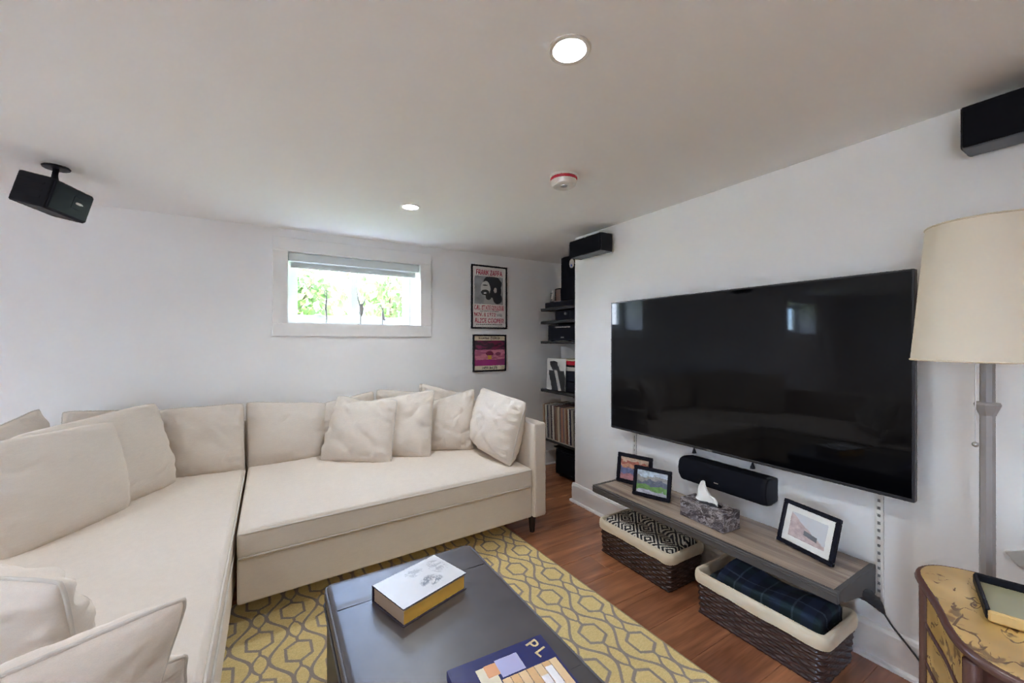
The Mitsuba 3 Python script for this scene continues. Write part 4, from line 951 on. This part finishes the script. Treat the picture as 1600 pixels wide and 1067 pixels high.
def slim(key, lab, cat, y0, y1, z0, z1, m, x0=2.25):
    t = thing(key, lab, cat); part(t, 'body', box(x0, 2.47, y0, y1, z0, z1, .002), m); part(t, 'lid', box(x0 - .002, 2.472, y0 - .002, y1 + .002, z1 - .008, z1, .002), m); return t
slim('disc_case', 'white flat box on the stacked components beside the cover picture', 'box', 2.45, 2.815, .956, .990, 'box_white')
slim('disc_case', 'dark flat case under the red case in the alcove', 'box', 2.46, 2.80, .991, 1.006, 'black')
slim('disc_case', 'glossy red flat case near the top of the stack in the alcove', 'box', 2.47, 2.81, 1.007, 1.042, 'red_gloss')
slim('disc_case', 'tan flat case topmost of the stack in the alcove', 'box', 2.46, 2.87, 1.043, 1.060, 'cream_paper')
t = thing('cover_picture', 'black and white square cover leaning on the fourth alcove shelf', 'picture')
bl_, br_ = np.array([2.212, 3.028, .772]), np.array([2.225, 2.772, .772]); ex = (br_ - bl_); w = np.linalg.norm(ex); ex /= w; nn = np.cross(ex, [0, 0, 1]); ey = np.array([0, 0, 1]) * math.cos(.04) - nn * math.sin(.04); ez_ = np.cross(ex, ey)
part(t, 'card', frame_xf(box(0, w, 0, .288, -.006, 0, .0008), bl_, ex, ey, ez_), 'paper')
(v, f), uv = quad(bl_ + ez_ * .0006, ex, ey, w, .288); part(t, 'print', (v, f), 'bw_cover', uv=uv)
t = thing('remote_control', 'slim silver remote control on the second alcove shelf', 'remote control'); part(t, 'body', mv(rbox(.045, .14, .014, .006, (3, 6, 3)), (2.24, 3.03, 1.4135)), 'silver', 40); part(t, 'keypad', box(2.228, 2.252, 2.985, 3.075, 1.4203, 1.4216, .0004), 'black')
t = thing('photo_frame', 'small brown photo frame beside the tall speaker in the alcove', 'photo frame')
for b in ((2.875, 2.965, 1.580, 1.588), (2.875, 2.965, 1.694, 1.702), (2.875, 2.883, 1.588, 1.694), (2.957, 2.965, 1.588, 1.694)): part(t, 'frame_bar', box(2.262, 2.276, b[0], b[1], b[2], b[3], .001), 'black')
part(t, 'photo', box(2.268, 2.274, 2.882, 2.958, 1.587, 1.695, 0), 'brown_photo')
t = thing('striped_figurine', 'small black and white figurine at the left of the top alcove shelf', 'figurine')
part(t, 'base', box(2.235, 2.275, 2.965, 3.010, 1.580, 1.590, .002), 'ink_black')
part(t, 'body', tube([(2.255, 2.988, 1.59), (2.252, 2.995, 1.615), (2.256, 2.982, 1.64), (2.254, 2.99, 1.665)], [.012, .016, .013, .010], 12), 'ink_white', True); part(t, 'head', mv(trimesh.creation.icosphere(2, .016), (2.254, 2.982, 1.680)), 'ink_white', True)
part(t, 'stripe', join(*[tube([(2.240, 2.975 + .02 * math.sin(q), 1.60 + .02 * q), (2.238, 2.988, 1.605 + .02 * q), (2.240, 3.002, 1.600 + .02 * q)], .004, 6) for q in range(4)]), 'ink_black', True)
t = thing('metal_tray', 'thin silver tray beside the photo frame on the top alcove shelf', 'tray'); part(t, 'plate', box(2.238, 2.260, 2.862, 2.952, 1.5795, 1.585, .001), 'silver')

rnd = random.Random(4); y = 3.085
WORDS = ['first', 'second', 'third', 'fourth', 'fifth', 'sixth', 'seventh', 'eighth', 'ninth', 'tenth', 'eleventh', 'twelfth', 'thirteenth', 'fourteenth', 'fifteenth', 'sixteenth', 'seventeenth', 'eighteenth', 'nineteenth', 'twentieth']
TONE = ['tan', 'dark brown', 'white', 'black', 'grey', 'pale grey', 'black', 'off-white', 'dark brown', 'brown', 'beige', 'plum grey', 'rusty', 'grey brown']
i = 0; lean = 0.0
while y > 2.47:
    w = rnd.choice([.016, .021, .026, .030]); w = min(w, .03); hgt = .312 - rnd.random() * .012; lean = math.radians(2.0 + rnd.random() * 1.4)
    ci = i % len(SLEEVES)
    t = thing('record_sleeve', '%s record sleeves bundle' % TONE[ci], 'record', 'record sleeves on the lowest alcove shelf')
    labels[t]['label'] = '%s record sleeve, %s from the left in the row on the lowest alcove shelf' % (TONE[ci], WORDS[min(i, 19)])
    m = box(2.214 + rnd.random() * .010, 2.505, 0, w - .0015, 0, hgt, .001); m = mv(m, (0, y - w, .3178), 0, math.degrees(lean) * -1)
    part(t, 'sleeve', m, 'sleeve_%d' % ci)
    y -= w + .0012; i += 1
sb = thing('subwoofer', 'black subwoofer box on the floor below the alcove shelves', 'subwoofer')
part(sb, 'cabinet', rb(2.225, 2.49, 2.45, 2.905, .02, .243, .008, n=(5, 5, 5)), 'black', 40); part(sb, 'front_grille', rb(2.208, 2.226, 2.47, 2.885, .045, .225, .007, n=(3, 5, 5)), 'black_cloth', 40)
for x in (2.26, 2.45):
    for y in (2.49, 2.86): part(sb, 'foot', lathe([(0, 0), (.018, 0), (.018, .022), (0, .022)], (x, y, 0), 16), 'rubber', 30)
part(sb, 'top_panel', box(2.24, 2.48, 2.47, 2.96, .2435, .252, .003), 'black_satin')
